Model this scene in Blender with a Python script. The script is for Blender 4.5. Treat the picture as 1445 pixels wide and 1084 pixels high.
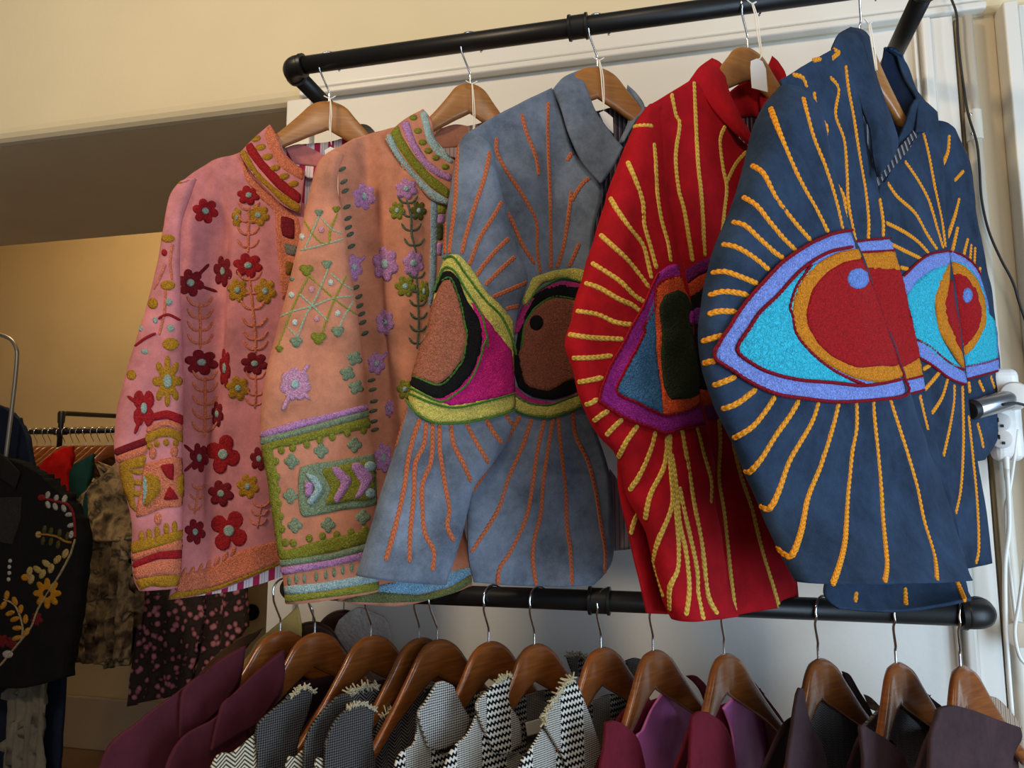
import bpy, math, random
from mathutils import Vector, noise
from mathutils.bvhtree import BVHTree
from mathutils.geometry import delaunay_2d_cdt
random.seed(7)
for o in list(bpy.data.objects): bpy.data.objects.remove(o)
SC = bpy.context.scene
COL = SC.collection

# ------------------------------------------------------------------ camera
F = 1050.0; TILT = math.radians(7.2); YAW = math.radians(13.3)
CAM = Vector((0, 0, 1.45))
cam = bpy.data.objects.new('camera', bpy.data.cameras.new('camera')); COL.objects.link(cam)
cam.location = CAM; cam.rotation_euler = (math.pi/2 + TILT, 0, YAW)
cam.data.sensor_width = 36; cam.data.lens = F*36/1445; cam.data.clip_start = 0.05
SC.camera = cam
FW = Vector((-math.sin(YAW)*math.cos(TILT), math.cos(YAW)*math.cos(TILT), math.sin(TILT)))
RT = Vector((math.cos(YAW), math.sin(YAW), 0)); UP = RT.cross(FW)
def ray(px, py): return (FW*F + RT*(px-722.5) - UP*(py-542)).normalized()
def aty(px, py, Y): r = ray(px, py); return CAM + r*((Y-CAM.y)/r.y)
def atz(px, py, Z): r = ray(px, py); return CAM + r*((Z-CAM.z)/r.z)

# ------------------------------------------------------------------ light
w = bpy.data.worlds.new('World'); SC.world = w; w.use_nodes = True
w.node_tree.nodes['Background'].inputs[0].default_value = (0.55, 0.58, 0.62, 1)
w.node_tree.nodes['Background'].inputs[1].default_value = 0.2
def lamp(name, kind, loc, target, energy, color, size=1.0, size_y=None, spot=None):
    l = bpy.data.lights.new(name, kind); l.energy = energy; l.color = color
    if kind == 'AREA':
        l.shape = 'RECTANGLE'; l.size = size; l.size_y = size_y or size
    elif kind == 'SPOT':
        l.spot_size = math.radians(spot); l.spot_blend = 0.6; l.shadow_soft_size = size
    else: l.shadow_soft_size = size
    o = bpy.data.objects.new(name, l); COL.objects.link(o); o.location = loc
    o.rotation_euler = (Vector(target)-Vector(loc)).to_track_quat('-Z', 'Y').to_euler()
    return o
WARM = (1.0, 0.78, 0.52)
lamp('ceiling_lamp', 'AREA', (-1.45, -0.3, 2.95), (-0.5, 1.4, 1.8), 25, WARM, 0.3, 0.25)
lamp('ceiling_lamp', 'AREA', (0.3, -0.3, 3.0), (0.2, 1.4, 1.9), 9, (1, 0.8, 0.56), 0.35, 0.3)
lamp('shop_window', 'AREA', (1.9, 0.05, 1.15), (-0.1, 1.45, 1.05), 50, (0.58, 0.78, 1.0), 1.0, 1.8)
lamp('street_window', 'AREA', (1.2, -2.0, 1.6), (0.0, 1.3, 1.4), 22, (0.78, 0.89, 1.0), 1.6, 1.6)
lamp('back_room_lamp', 'POINT', (-2.7, 2.5, 2.85), (0, 0, 0), 20, (1, 0.80, 0.56), 0.12)
SC.view_settings.view_transform = 'Standard'; SC.view_settings.look = 'None'
SC.view_settings.gamma = 1.0; SC.view_settings.use_curve_mapping = False
SC.view_settings.exposure = 0.1

# ------------------------------------------------------------------ helpers: materials
def lin(h):
    h = h.lstrip('#')
    c = [int(h[i:i+2], 16)/255 for i in (0, 2, 4)]
    return tuple(v/12.92 if v <= .04045 else ((v+.055)/1.055)**2.4 for v in c) + (1,)
def sc(c, k): return (min(c[0]*k, 1), min(c[1]*k, 1), min(c[2]*k, 1), 1)
MATS = {}
class NT:
    def __init__(s, name):
        s.m = bpy.data.materials.new(name); s.m.use_nodes = True
        s.t = s.m.node_tree; s.n = s.t.nodes; s.p = s.n['Principled BSDF']
        s.tc = s.n.new('ShaderNodeTexCoord')
    def node(s, k, **kw):
        n = s.n.new(k)
        for a, v in kw.items(): setattr(n, a, v)
        return n
    def link(s, a, b): s.t.links.new(a, b)
    def set(s, node, **kw):
        for a, v in kw.items(): node.inputs[a.replace('_', ' ')].default_value = v
    def noise(s, scale, detail=3, coord='Object', vec=None):
        n = s.node('ShaderNodeTexNoise'); n.inputs['Scale'].default_value = scale; n.inputs['Detail'].default_value = detail
        s.link(vec or s.tc.outputs[coord], n.inputs['Vector']); return n.outputs['Fac']
    def ramp(s, fac, stops):
        n = s.node('ShaderNodeValToRGB'); e = n.color_ramp.elements
        e[0].position, e[0].color = stops[0]; e[1].position, e[1].color = stops[-1]
        for p, c in stops[1:-1]:
            q = e.new(p); q.color = c
        s.link(fac, n.inputs[0]); return n.outputs[0]
    def math(s, op, a, b=None):
        n = s.node('ShaderNodeMath', operation=op)
        for i, v in enumerate((a, b)):
            if v is None: continue
            if isinstance(v, (int, float)): n.inputs[i].default_value = v
            else: s.link(v, n.inputs[i])
        return n.outputs[0]
    def uv(s, coord='UV'):
        n = s.node('ShaderNodeSeparateXYZ'); s.link(s.tc.outputs[coord], n.inputs[0]); return n.outputs[0], n.outputs[1]
    def bump(s, h, strength, dist):
        n = s.node('ShaderNodeBump'); n.inputs['Strength'].default_value = strength; n.inputs['Distance'].default_value = dist
        s.link(h, n.inputs['Height']); s.link(n.outputs[0], s.p.inputs['Normal'])
def velvet(name, col, var=.28, sheen=.35, rough=.85):
    if name in MATS: return MATS[name]
    t = NT(name); c = lin(col)
    f = t.noise(16, 5); f2 = t.noise(90, 3)
    f3 = t.noise(420, 2)
    mix = t.math('ADD', t.math('ADD', t.math('MULTIPLY', f, .6), t.math('MULTIPLY', f2, .22)), t.math('MULTIPLY', f3, .18))
    t.link(t.ramp(mix, [(.34, sc(c, 1-var)), (.66, sc(c, 1+var))]), t.p.inputs['Base Color'])
    t.p.inputs['Roughness'].default_value = rough
    t.p.inputs['Sheen Weight'].default_value = sheen; t.p.inputs['Sheen Roughness'].default_value = .45
    t.p.inputs['Sheen Tint'].default_value = sc(c, 1.8); t.p.inputs['Specular IOR Level'].default_value = .15
    t.bump(t.noise(900, 2), .25, .001)
    MATS[name] = t.m; return t.m
def embro(col, scale=420):
    name = 'thread_' + col.strip('#') + ('' if scale == 420 else str(scale))
    if name in MATS: return MATS[name]
    t = NT(name); c = lin(col)
    v = t.node('ShaderNodeTexVoronoi'); v.inputs['Scale'].default_value = scale
    nz = t.node('ShaderNodeTexNoise'); nz.inputs['Scale'].default_value = 160
    mx = t.node('ShaderNodeVectorMath', operation='MULTIPLY_ADD'); mx.inputs[1].default_value = (.012, .012, .012)
    t.link(t.tc.outputs['Object'], nz.inputs['Vector']); t.link(nz.outputs['Color'], mx.inputs[0]); t.link(t.tc.outputs['Object'], mx.inputs[2])
    t.link(mx.outputs[0], v.inputs['Vector'])
    t.link(t.ramp(v.outputs['Distance'], [(.1, sc(c, 1.2)), (.75, sc(c, .55))]), t.p.inputs['Base Color'])
    t.p.inputs['Roughness'].default_value = .8; t.p.inputs['Specular IOR Level'].default_value = .2
    t.bump(t.math('SUBTRACT', 1.0, v.outputs['Distance']), .75, .0022)
    MATS[name] = t.m; return t.m
def cordmat(col):
    name = 'cord_' + col.strip('#')
    if name in MATS: return MATS[name]
    t = NT(name); c = lin(col)
    u, v = t.uv()
    a = t.math('ABSOLUTE', t.math('SUBTRACT', v, .5))
    ph = t.math('FRACT', t.math('ADD', t.math('MULTIPLY', u, 143), t.math('MULTIPLY', a, -1.6)))
    g = t.math('ABSOLUTE', t.math('SUBTRACT', ph, .5))
    t.link(t.ramp(g, [(.0, sc(c, .5)), (.22, sc(c, 1.08))]), t.p.inputs['Base Color'])
    t.p.inputs['Roughness'].default_value = .75; t.p.inputs['Specular IOR Level'].default_value = .2
    t.bump(g, .5, .0015)
    MATS[name] = t.m; return t.m
def plain(name, col, rough=.6, metal=0, bumpscale=None, bstr=.2, bdist=.002, var=0, vscale=4):
    if name in MATS: return MATS[name]
    t = NT(name); c = lin(col)
    t.p.inputs['Base Color'].default_value = c; t.p.inputs['Roughness'].default_value = rough; t.p.inputs['Metallic'].default_value = metal
    if var: t.link(t.ramp(t.noise(vscale, 4), [(.3, sc(c, 1-var)), (.7, sc(c, 1+var))]), t.p.inputs['Base Color'])
    if bumpscale: t.bump(t.noise(bumpscale, 4), bstr, bdist)
    MATS[name] = t.m; return t.m
def wood(name, c1, c2, rough=.3):
    t = NT(name)
    mp = t.node('ShaderNodeMapping'); mp.inputs['Scale'].default_value = (3, 3, 40); t.link(t.tc.outputs['Object'], mp.inputs[0])
    f = t.noise(6, 5, vec=mp.outputs[0])
    t.link(t.ramp(f, [(.3, lin(c1)), (.7, lin(c2))]), t.p.inputs['Base Color'])
    t.p.inputs['Roughness'].default_value = rough; t.p.inputs['Coat Weight'].default_value = .25; t.p.inputs['Coat Roughness'].default_value = .2
    return t.m
def stripes(name, cols, period, axis=0, rough=.85):
    """woven stripe lining: cols = [(start, colour)] over one period in metres of UV"""
    t = NT(name); u = t.uv()[axis]
    f = t.math('FRACT', t.math('MULTIPLY', u, 1/period))
    n = t.node('ShaderNodeValToRGB'); n.color_ramp.interpolation = 'CONSTANT'; e = n.color_ramp.elements
    e[0].position = cols[0][0]; e[0].color = lin(cols[0][1]); e[1].position = cols[-1][0]; e[1].color = lin(cols[-1][1])
    for p, c in cols[1:-1]: q = e.new(p); q.color = lin(c)
    t.link(f, n.inputs[0]); t.link(n.outputs[0], t.p.inputs['Base Color']); t.p.inputs['Roughness'].default_value = rough
    MATS[name] = t.m; return t.m
def tweed(name, dark, light, kind='herring', s=1.0):
    """woven wool from UV metres: zigzag herringbone, fine basket weave, or large plaid"""
    t = NT(name); u, v = t.uv()
    if kind == 'herring':
        tri = t.math('ABSOLUTE', t.math('SUBTRACT', t.math('FRACT', t.math('MULTIPLY', u, 45*s)), .5))
        w_ = t.math('FRACT', t.math('ADD', t.math('MULTIPLY', v, 210*s), t.math('MULTIPLY', tri, 4.2)))
        f = t.math('ABSOLUTE', t.math('SUBTRACT', w_, .5)); f = t.math('MULTIPLY', f, 2)
    elif kind == 'fine':
        a = t.math('SINE', t.math('MULTIPLY', t.math('ADD', u, v), 2300*s)); b = t.math('SINE', t.math('MULTIPLY', t.math('SUBTRACT', u, v), 2300*s))
        f = t.math('ADD', t.math('MULTIPLY', t.math('MULTIPLY', a, b), .4), .5)
    else:
        blk = t.math('GREATER_THAN', t.math('FRACT', t.math('MULTIPLY', u, 15*s)), .5)
        big = t.math('SINE', t.math('ADD', t.math('MULTIPLY', v, 900*s), t.math('MULTIPLY', t.math('SINE', t.math('ADD', t.math('MULTIPLY', u, 1300*s), t.math('MULTIPLY', v, 500*s))), 1.1)))
        big = t.math('ADD', t.math('MULTIPLY', big, .75), .5)
        a = t.math('SINE', t.math('MULTIPLY', t.math('ADD', u, v), 1500*s)); b = t.math('SINE', t.math('MULTIPLY', t.math('SUBTRACT', u, v), 1500*s))
        sm = t.math('ADD', t.math('MULTIPLY', t.math('MULTIPLY', a, b), .55), .5)
        f = t.math('ADD', t.math('MULTIPLY', big, blk), t.math('MULTIPLY', sm, t.math('SUBTRACT', 1.0, blk)))
    f = t.math('ADD', t.math('MULTIPLY', f, .8), t.math('MULTIPLY', t.noise(500, 2), .25))
    t.link(t.ramp(f, [(.35, lin(dark)), (.7, lin(light))]), t.p.inputs['Base Color'])
    t.p.inputs['Roughness'].default_value = .95; t.p.inputs['Specular IOR Level'].default_value = .1
    t.bump(f, .5, .0015)
    MATS[name] = t.m; return t.m
def blotch(name, cols, scale, rough=.9):
    t = NT(name)
    nz = t.node('ShaderNodeTexNoise'); nz.inputs['Scale'].default_value = scale; nz.inputs['Detail'].default_value = 4; nz.inputs['Distortion'].default_value = .25
    t.link(t.tc.outputs['Object'], nz.inputs['Vector'])
    k = len(cols); st = [(.28+.44*i/(k-1), lin(c)) for i, c in enumerate(cols)]
    t.link(t.ramp(nz.outputs['Fac'], st), t.p.inputs['Base Color'])
    t.p.inputs['Roughness'].default_value = rough
    MATS[name] = t.m; return t.m

def floral(name, ground, dark, petal, light, scale):
    t = NT(name)
    v = t.node('ShaderNodeTexVoronoi'); v.inputs['Scale'].default_value = scale; t.link(t.tc.outputs['Object'], v.inputs['Vector'])
    g = t.math('ADD', t.math('MULTIPLY', v.outputs['Distance'], .8), t.math('MULTIPLY', t.noise(scale*1.2, 3), .5))
    t.link(t.ramp(g, [(.36, lin(light)), (.5, lin(petal)), (.6, lin(dark)), (.8, lin(ground))]), t.p.inputs['Base Color'])
    t.p.inputs['Roughness'].default_value = .9
    MATS[name] = t.m; return t.m

# ------------------------------------------------------------------ helpers: objects
def thing(name, label, cat, loc, group=None):
    o = bpy.data.objects.new(name, None); COL.objects.link(o); o.location = loc; o.empty_display_size = .05
    o['label'] = label; o['category'] = cat
    if group: o['group'] = group
    return o
def origin(p):
    v = Vector((0, 0, 0))
    while p is not None: v = v + p.location; p = p.parent
    return v
def mk(name, verts, faces, mat, parent=None, uvs=None, smooth=True, loc=None):
    """one mesh object; verts are world points"""
    if parent is not None: org = origin(parent)
    elif loc is not None: org = Vector(loc)
    else:
        n = len(verts); org = Vector((sum(v[0] for v in verts)/n, sum(v[1] for v in verts)/n, min(v[2] for v in verts)))
    me = bpy.data.meshes.new(name)
    me.from_pydata([tuple(Vector(v)-org) for v in verts], [], faces); me.update()
    if uvs:
        l = me.uv_layers.new(name='UVMap')
        for lp in me.loops: l.data[lp.index].uv = uvs[lp.vertex_index]
    if smooth: me.shade_smooth()
    me.materials.append(mat)
    o = bpy.data.objects.new(name, me); COL.objects.link(o)
    if parent is not None: o.parent = parent
    else: o.location = org
    return o
def tag(o, label, cat, group=None):
    o['label'] = label; o['category'] = cat
    if group: o['group'] = group
    return o
def struct(o): o['kind'] = 'structure'; return o
def box(name, lo, hi, mat, parent=None, bev=0.0):
    (x0, y0, z0), (x1, y1, z1) = lo, hi
    v = [(x0,y0,z0),(x1,y0,z0),(x1,y1,z0),(x0,y1,z0),(x0,y0,z1),(x1,y0,z1),(x1,y1,z1),(x0,y1,z1)]
    f = [(0,3,2,1),(4,5,6,7),(0,1,5,4),(1,2,6,5),(2,3,7,6),(3,0,4,7)]
    o = mk(name, v, f, mat, parent, smooth=False)
    if bev:
        m = o.modifiers.new('bevel', 'BEVEL'); m.width = bev; m.segments = 4
    return o
def cr(P, t):
    """Catmull-Rom through the tuples P at parameter t in [0, len-1]"""
    n = len(P); i = min(int(t), n-2); f = t-i
    p0 = P[max(i-1, 0)]; p1 = P[i]; p2 = P[i+1]; p3 = P[min(i+2, n-1)]
    return tuple(.5*((2*b)+(-a+c)*f+(2*a-5*b+4*c-d)*f*f+(-a+3*b-3*c+d)*f**3) for a, b, c, d in zip(p0, p1, p2, p3))
def sweep(pts, rad, seg=8, cap=True):
    """verts and faces of a round tube through pts; rad number or list"""
    n = len(pts); pts = [Vector(p) for p in pts]; V = []; Fc = []; nrm = None
    for i, p in enumerate(pts):
        tg = (pts[min(i+1, n-1)]-pts[max(i-1, 0)]).normalized()
        if nrm is None:
            nrm = tg.orthogonal().normalized()
        nrm = (nrm - tg*nrm.dot(tg)).normalized(); b = tg.cross(nrm)
        r = rad[i] if isinstance(rad, (list, tuple)) else rad
        for k in range(seg):
            a = 2*math.pi*k/seg; V.append(p+nrm*(math.cos(a)*r)+b*(math.sin(a)*r))
    for i in range(n-1):
        for k in range(seg):
            k2 = (k+1) % seg; Fc.append((i*seg+k, i*seg+k2, (i+1)*seg+k2, (i+1)*seg+k))
    if cap: Fc += [tuple(range(seg))[::-1], tuple(range((n-1)*seg, n*seg))]
    return V, Fc
def merge(*parts):
    V = []; Fc = []
    for v, f in parts:
        b = len(V); V += list(v); Fc += [tuple(i+b for i in q) for q in f]
    return V, Fc
def tube(name, pts, rad, mat, parent=None, seg=10, up=6, **kw):
    if up and len(pts) > 2:
        P = [tuple(p) for p in pts]; m = (len(P)-1)*up
        pts = [cr(P, i*(len(P)-1)/m) for i in range(m+1)]
    v, f = sweep(pts, rad, seg); return mk(name, v, f, mat, parent, **kw)
def lathe(name, c, axis, prof, mat, parent=None, seg=24):
    """prof [(along, radius)] around axis through c"""
    ax = Vector(axis).normalized(); a = ax.orthogonal().normalized(); b = ax.cross(a); V = []; Fc = []; n = len(prof)
    for h, r in prof:
        for k in range(seg):
            t = 2*math.pi*k/seg; V.append(Vector(c)+ax*h+a*(math.cos(t)*r)+b*(math.sin(t)*r))
    for i in range(n-1):
        for k in range(seg): Fc.append((i*seg+k, i*seg+(k+1) % seg, (i+1)*seg+(k+1) % seg, (i+1)*seg+k))
    Fc += [tuple(range(seg))[::-1], tuple(range((n-1)*seg, n*seg))]
    o = mk(name, V, Fc, mat, parent)
    m = o.modifiers.new('e', 'EDGE_SPLIT'); m.split_angle = math.radians(40)
    return o

# ---- photo crops: pixel readings turned into full-frame pixels
class Crop:
    def __init__(s, x, y, k): s.x, s.y, s.k = x, y, k
    def __call__(s, pts): return [(s.x+p[0]/s.k, s.y+p[1]/s.k)+tuple(p[2:]) for p in pts]
    def rows(s, rows): return [s(r) for r in rows]
K1 = Crop(140,150,3.096); K2 = Crop(140,500,3.011); K3 = Crop(350,150,3.097); K4 = Crop(350,500,3.01)
K5 = Crop(500,100,2.71); K6 = Crop(500,480,2.8525); K7 = Crop(780,80,2.709); K8 = Crop(790,470,2.582)
K9 = Crop(970,20,2.464); K10 = Crop(970,420,2.409); KM = Crop(750,0,3.6125)
L0 = Crop(0,784,3.6125); L1 = Crop(300,800,3.6125); L2 = Crop(650,800,3.6125); L3 = Crop(1000,800,3.247)

# ---- a garment frame: hangs at O, u runs along the hanger, n points out of its front
class Frame:
    def __init__(s, x, y, z, deg):
        s.O = Vector((x, y, z)); a = math.radians(deg)
        s.u = Vector((math.cos(a), math.sin(a), 0)); s.n = Vector((math.sin(a), -math.cos(a), 0))
    def at(s, px, py, d=0.0):
        r = ray(px, py); return CAM + r*((s.O+s.n*d-CAM).dot(s.n)/r.dot(s.n))
    def P(s, u, z, d=0.0): return s.O+s.u*u+Vector((0, 0, z))+s.n*d
BV = {}
def regbvh(o, verts, faces): BV[o.name] = BVHTree.FromPolygons([Vector(v) for v in verts], faces)
def sheet(fr, name, rows, mat, parent, d=0.0, t=.004, res=7, amp=.004, fold=(16, 4), seed=0, smooth=True, local=False):
    """cloth panel through a grid of pixel readings (px, py[, depth])"""
    rows = [[(p[0], p[1], p[2] if len(p) > 2 else d) for p in r] for r in rows]
    nr, nc = len(rows), len(rows[0]); NR, NC = (nr-1)*res+1, (nc-1)*res+1
    cols = [[cr(r, j*(nc-1)/(NC-1)) for j in range(NC)] for r in rows]
    V = []; B = []; UV = []
    for i in range(NR):
        ti = i*(nr-1)/(NR-1)
        for j in range(NC):
            px, py, dd = cr([c[j] for c in cols], ti)
            P = fr.P(px, py, dd) if local else fr.at(px, py, dd); q = P-fr.O; uu = q.dot(fr.u)
            P = P+fr.n*(amp*(noise.noise(Vector((uu*fold[0], q.z*fold[1], seed*7.3)))*1.2+noise.noise(Vector((uu*45, q.z*22, seed*3.1)))*.35))
            V.append(P); UV.append((uu, q.z))
    # normals from the grid for the thickness
    for i in range(NR):
        for j in range(NC):
            a = V[i*NC+min(j+1, NC-1)]-V[i*NC+max(j-1, 0)]; b = V[min(i+1, NR-1)*NC+j]-V[max(i-1, 0)*NC+j]
            nn = a.cross(b)
            nn = nn.normalized() if nn.length > 1e-9 else fr.n
            if nn.dot(CAM-V[i*NC+j]) < 0: nn = -nn
            B.append(V[i*NC+j]-nn*t)
    Fc = []; N = NR*NC
    for i in range(NR-1):
        for j in range(NC-1):
            a = i*NC+j; Fc.append((a, a+NC, a+NC+1, a+1)); Fc.append((N+a, N+a+1, N+a+NC+1, N+a+NC))
    rim = [j for j in range(NC)]+[i*NC+NC-1 for i in range(1, NR)]+[(NR-1)*NC+j for j in range(NC-2, -1, -1)]+[i*NC for i in range(NR-2, 0, -1)]
    for k in range(len(rim)): a, b = rim[k], rim[(k+1) % len(rim)]; Fc.append((a, b, N+b, N+a))
    o = mk(name, V+B, Fc, mat, parent, UV+UV, smooth); regbvh(o, V+B, Fc); return o
def sleeve(fr, name, rows, mat, parent, d=.03, b=.30, bmax=.03, nr=70, seg=40, amp=.004, seed=0, local=False):
    """closed cloth tube through left/right pixel readings, open at the cuff with a turned-in hem"""
    R = [(l[0], l[1], r[0], r[1], (l[2] if len(l) > 2 else d)) for l, r in rows]; m = len(R)-1
    V = []; UV = []; Fc = []
    def ring(row, k=1.0, dz=0.0):
        g = fr.P if local else fr.at; A = g(row[0], row[1], row[4]); C = g(row[2], row[3], row[4]); c = (A+C)/2+Vector((0, 0, dz)); h = (C-A)/2
        th = min(h.length*2*b, bmax)
        for s in range(seg):
            a = 2*math.pi*s/seg; ca, sa = math.cos(a), math.sin(a)
            e = .8
            x = math.copysign(abs(ca)**e, ca)*k; y = math.copysign(abs(sa)**e, sa)*k
            P = c+h*x+fr.n*(th*y); q = P-fr.O
            P = P+fr.n*(amp*noise.noise(Vector((q.dot(fr.u)*18, q.z*7, seed*5.7)))+amp*.5*noise.noise(Vector((q.dot(fr.u)*40, q.z*30, seed*2.7))))
            V.append(P); UV.append((a/6.28*h.length*5, q.z))
    for i in range(nr+1): ring(cr(R, i*m/nr))
    last = R[-1]; ring(last, .94); ring(cr(R, m-.15), .86); ring(cr(R, m-.5), .80)
    n = nr+4
    for i in range(n-1):
        for s in range(seg): Fc.append((i*seg+s, i*seg+(s+1) % seg, (i+1)*seg+(s+1) % seg, (i+1)*seg+s))
    for base in (0, (n-1)*seg):
        c = sum((V[base+s] for s in range(seg)), Vector())/seg
        if base == 0: c = c+Vector((0, 0, .004))
        V.append(c); UV.append((0, 0)); ci = len(V)-1
        for s in range(seg): Fc.append((base+s, base+(s+1) % seg, ci) if base else (base+(s+1) % seg, base+s, ci))
    o = mk(name, V, Fc, mat, parent, UV); regbvh(o, V, Fc); return o
def cast(px, py, tgt, fr, d=.03, to=None):
    """the point of the cloth that the reading falls on"""
    r = ray(px, py); h = BV[tgt.name].ray_cast(CAM, r, 8)
    if h[0] is None and to:
        dx, dy = to[0]-px, to[1]-py; L = math.hypot(dx, dy)
        for k in range(1, int(min(L, 40))):
            r = ray(px+dx*k/L, py+dy*k/L); h = BV[tgt.name].ray_cast(CAM, r, 8)
            if h[0] is not None: break
    if h[0] is None:
        h = BV[tgt.name].find_nearest(fr.at(px, py, d))
    n = h[1]
    if n.dot(r) > 0: n = -n
    return h[0], n
def patch(fr, name, poly, tgt, mat, parent, h=.0022, lift=0.0, step=4.5, curve=True):
    """tufted needlework area lying on the cloth"""
    if curve:
        P = poly[-2:]+poly+poly[:2]; Q = []
        for i in range(len(poly)):
            ln = math.dist(P[i+2], P[i+3]) if i+3 < len(P) else 1
            k = max(1, round(ln/step))
            for j in range(k):
                q = cr(P, i+2+j/k); a = P[i+2]; b = P[i+3]
                # half way between the chord and the spline, so corners stay crisp
                f = j/k; Q.append((.5*q[0]+.5*(a[0]+(b[0]-a[0])*f), .5*q[1]+.5*(a[1]+(b[1]-a[1])*f)))
    else: Q = list(poly)
    n = len(Q)
    def inside(x, y):
        c = False
        for i in range(n):
            (x1, y1), (x2, y2) = Q[i], Q[i-1]
            if (y1 > y) != (y2 > y) and x < (x2-x1)*(y-y1)/(y2-y1)+x1: c = not c
        return c
    pts = [Vector(q) for q in Q]
    xs = [q[0] for q in Q]; ys = [q[1] for q in Q]; y = min(ys)+step*.5; odd = 0
    while y < max(ys):
        x = min(xs)+step*(.25+.5*odd)
        while x < max(xs):
            if inside(x, y) and min((x-q[0])**2+(y-q[1])**2 for q in Q) > (step*.5)**2: pts.append(Vector((x, y)))
            x += step
        y += step*.87; odd ^= 1
    vs, es, fs, ov, oe, of = delaunay_2d_cdt(pts, [], [list(range(n))], 1, 1e-4)
    V = []; nb = set(); cx, cy = sum(xs)/n, sum(ys)/n
    bset = {i for i, o_ in enumerate(ov) if any(k < n for k in o_)}
    N_ = []
    for i, v in enumerate(vs):
        p, nn = cast(v.x, v.y, tgt, fr, to=(cx, cy)); N_.append((p, nn))
        k = .55 if i in bset else 1.0+.22*noise.noise(p*260)
        V.append(p+nn*(lift+h*k))
    Fc = [tuple(f) for f in fs]; cnt = {}
    for f in Fc:
        for a, b in zip(f, f[1:]+f[:1]): cnt[(a, b)] = 1
    for (a, b) in list(cnt):
        if (b, a) not in cnt:
            for q in (a, b):
                if q not in nb: nb.add(q)
    idx = {}
    for q in nb: idx[q] = len(V); V.append(N_[q][0]-N_[q][1]*.001)
    for (a, b) in list(cnt):
        if (b, a) not in cnt: Fc.append((b, a, idx[a], idx[b]))
    return mk(name, V, Fc, mat, parent)
def ribbon(fr, pl, tgt, w, h, lift=0.0, braid=True, step=.0017):
    P = []; mid = pl[len(pl)//2]
    m = len(pl)-1; L = sum(math.dist(pl[i][:2], pl[i+1][:2]) for i in range(m)); k = max(3, int(L/2.5))
    for i in range(k+1):
        x, y = cr([p[:2] for p in pl], i*m/k); P.append(cast(x, y, tgt, fr, to=mid))
    pts = [P[0]]
    D = [0]
    for i in range(1, len(P)): D.append(D[-1]+(P[i][0]-P[i-1][0]).length)
    tot = D[-1]; ns = max(3, int(tot/step)); out = []; j = 0
    for i in range(ns+1):
        s = tot*i/ns
        while j < len(D)-2 and D[j+1] < s: j += 1
        f = (s-D[j])/max(D[j+1]-D[j], 1e-9); out.append((P[j][0].lerp(P[j+1][0], f), P[j][1].lerp(P[j+1][1], f).normalized(), s))
    V = []; UV = []; Fc = []
    for i, (p, nn, s) in enumerate(out):
        tg = out[min(i+1, ns)][0]-out[max(i-1, 0)][0]
        sd = nn.cross(tg)
        sd = sd.normalized() if sd.length > 1e-9 else fr.u
        e = math.sin(min(1, (i+.6)/2.5, (ns-i+.6)/2.5)*math.pi/2)
        ml = (.75+.25*math.sin(s*900)) if braid else 1; mr = ml
        c = .2 if braid else 1.0
        for q, hh in ((-1, -.0006), (-.92*ml, .5*h), (-.5, h*ml), (0, h*c), (.5, h*mr), (.92*mr, .5*h), (1, -.0006)):
            V.append(p+sd*(q*w*e)+nn*(lift+hh)); UV.append((s, .5+q*.5))
        if i:
            b = (i-1)*7
            for q in range(6): Fc.append((b+q, b+7+q, b+8+q, b+1+q))
    Fc += [tuple(range(7)), tuple(range(ns*7, ns*7+7))[::-1]]
    return V, Fc, UV
def cord(fr, name, pl, tgt, mat, parent, w=.0036, h=.0017, lift=0.0, braid=True):
    V, Fc, UV = ribbon(fr, pl, tgt, w, h, lift, braid); return mk(name, V, Fc, mat, parent, UV)
def cords(fr, name, pls, tgt, mat, parent, w=.002, h=.003, lift=.002):
    for pl in pls: cord(fr, name, pl, tgt, mat, parent, w, h, lift, True)
def multicord(fr, name, pls, tgt, mat, parent, w=.002, h=.0018, lift=0.0, braid=False):
    V = []; Fc = []; UV = []
    for pl in pls:
        v, f, q = ribbon(fr, pl, tgt, w, h, lift, braid, .003); b = len(V)
        V += v; UV += q; Fc += [tuple(i+b for i in k) for k in f]
    return mk(name, V, Fc, mat, parent, UV)
def ell(cx, cy, rx, ry=None, n=14, rot=0):
    ry = ry or rx; c, s = math.cos(rot), math.sin(rot)
    return [(cx+rx*math.cos(a)*c-ry*math.sin(a)*s, cy+rx*math.cos(a)*s+ry*math.sin(a)*c) for a in [2*math.pi*i/n for i in range(n)]]
def petals(cx, cy, rx, ry=None, n=6, rot=0.0, cut=.58):
    ry = ry or rx; out = []; m = n*7
    for i in range(m):
        a = 2*math.pi*i/m; r = cut+(1-cut)*abs(math.cos(n*(a-rot)/2))**.55
        out.append((cx+rx*r*math.cos(a), cy+ry*r*math.sin(a)))
    return out
def flower(fr, cx, cy, rx, ry, tgt, col, ccol, parent, n=6, rot=0, stalks=(), cut=.58, name='embroidered_flower', lift=0):
    o = patch(fr, name, petals(cx, cy, rx, ry, n, rot, cut), tgt, embro(col), parent, .0018, lift, step=3.6, curve=False)
    if ccol: patch(fr, 'flower_centre', ell(cx, cy, rx*.27, (ry or rx)*.27, 9), tgt, embro(ccol), o, .0016, lift+.0018, step=3, curve=False)
    if stalks:
        multicord(fr, 'flower_stalk', [[(cx, cy), s] for s in stalks], tgt, embro(col), o, .003, .0022, lift)
    return o
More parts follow.
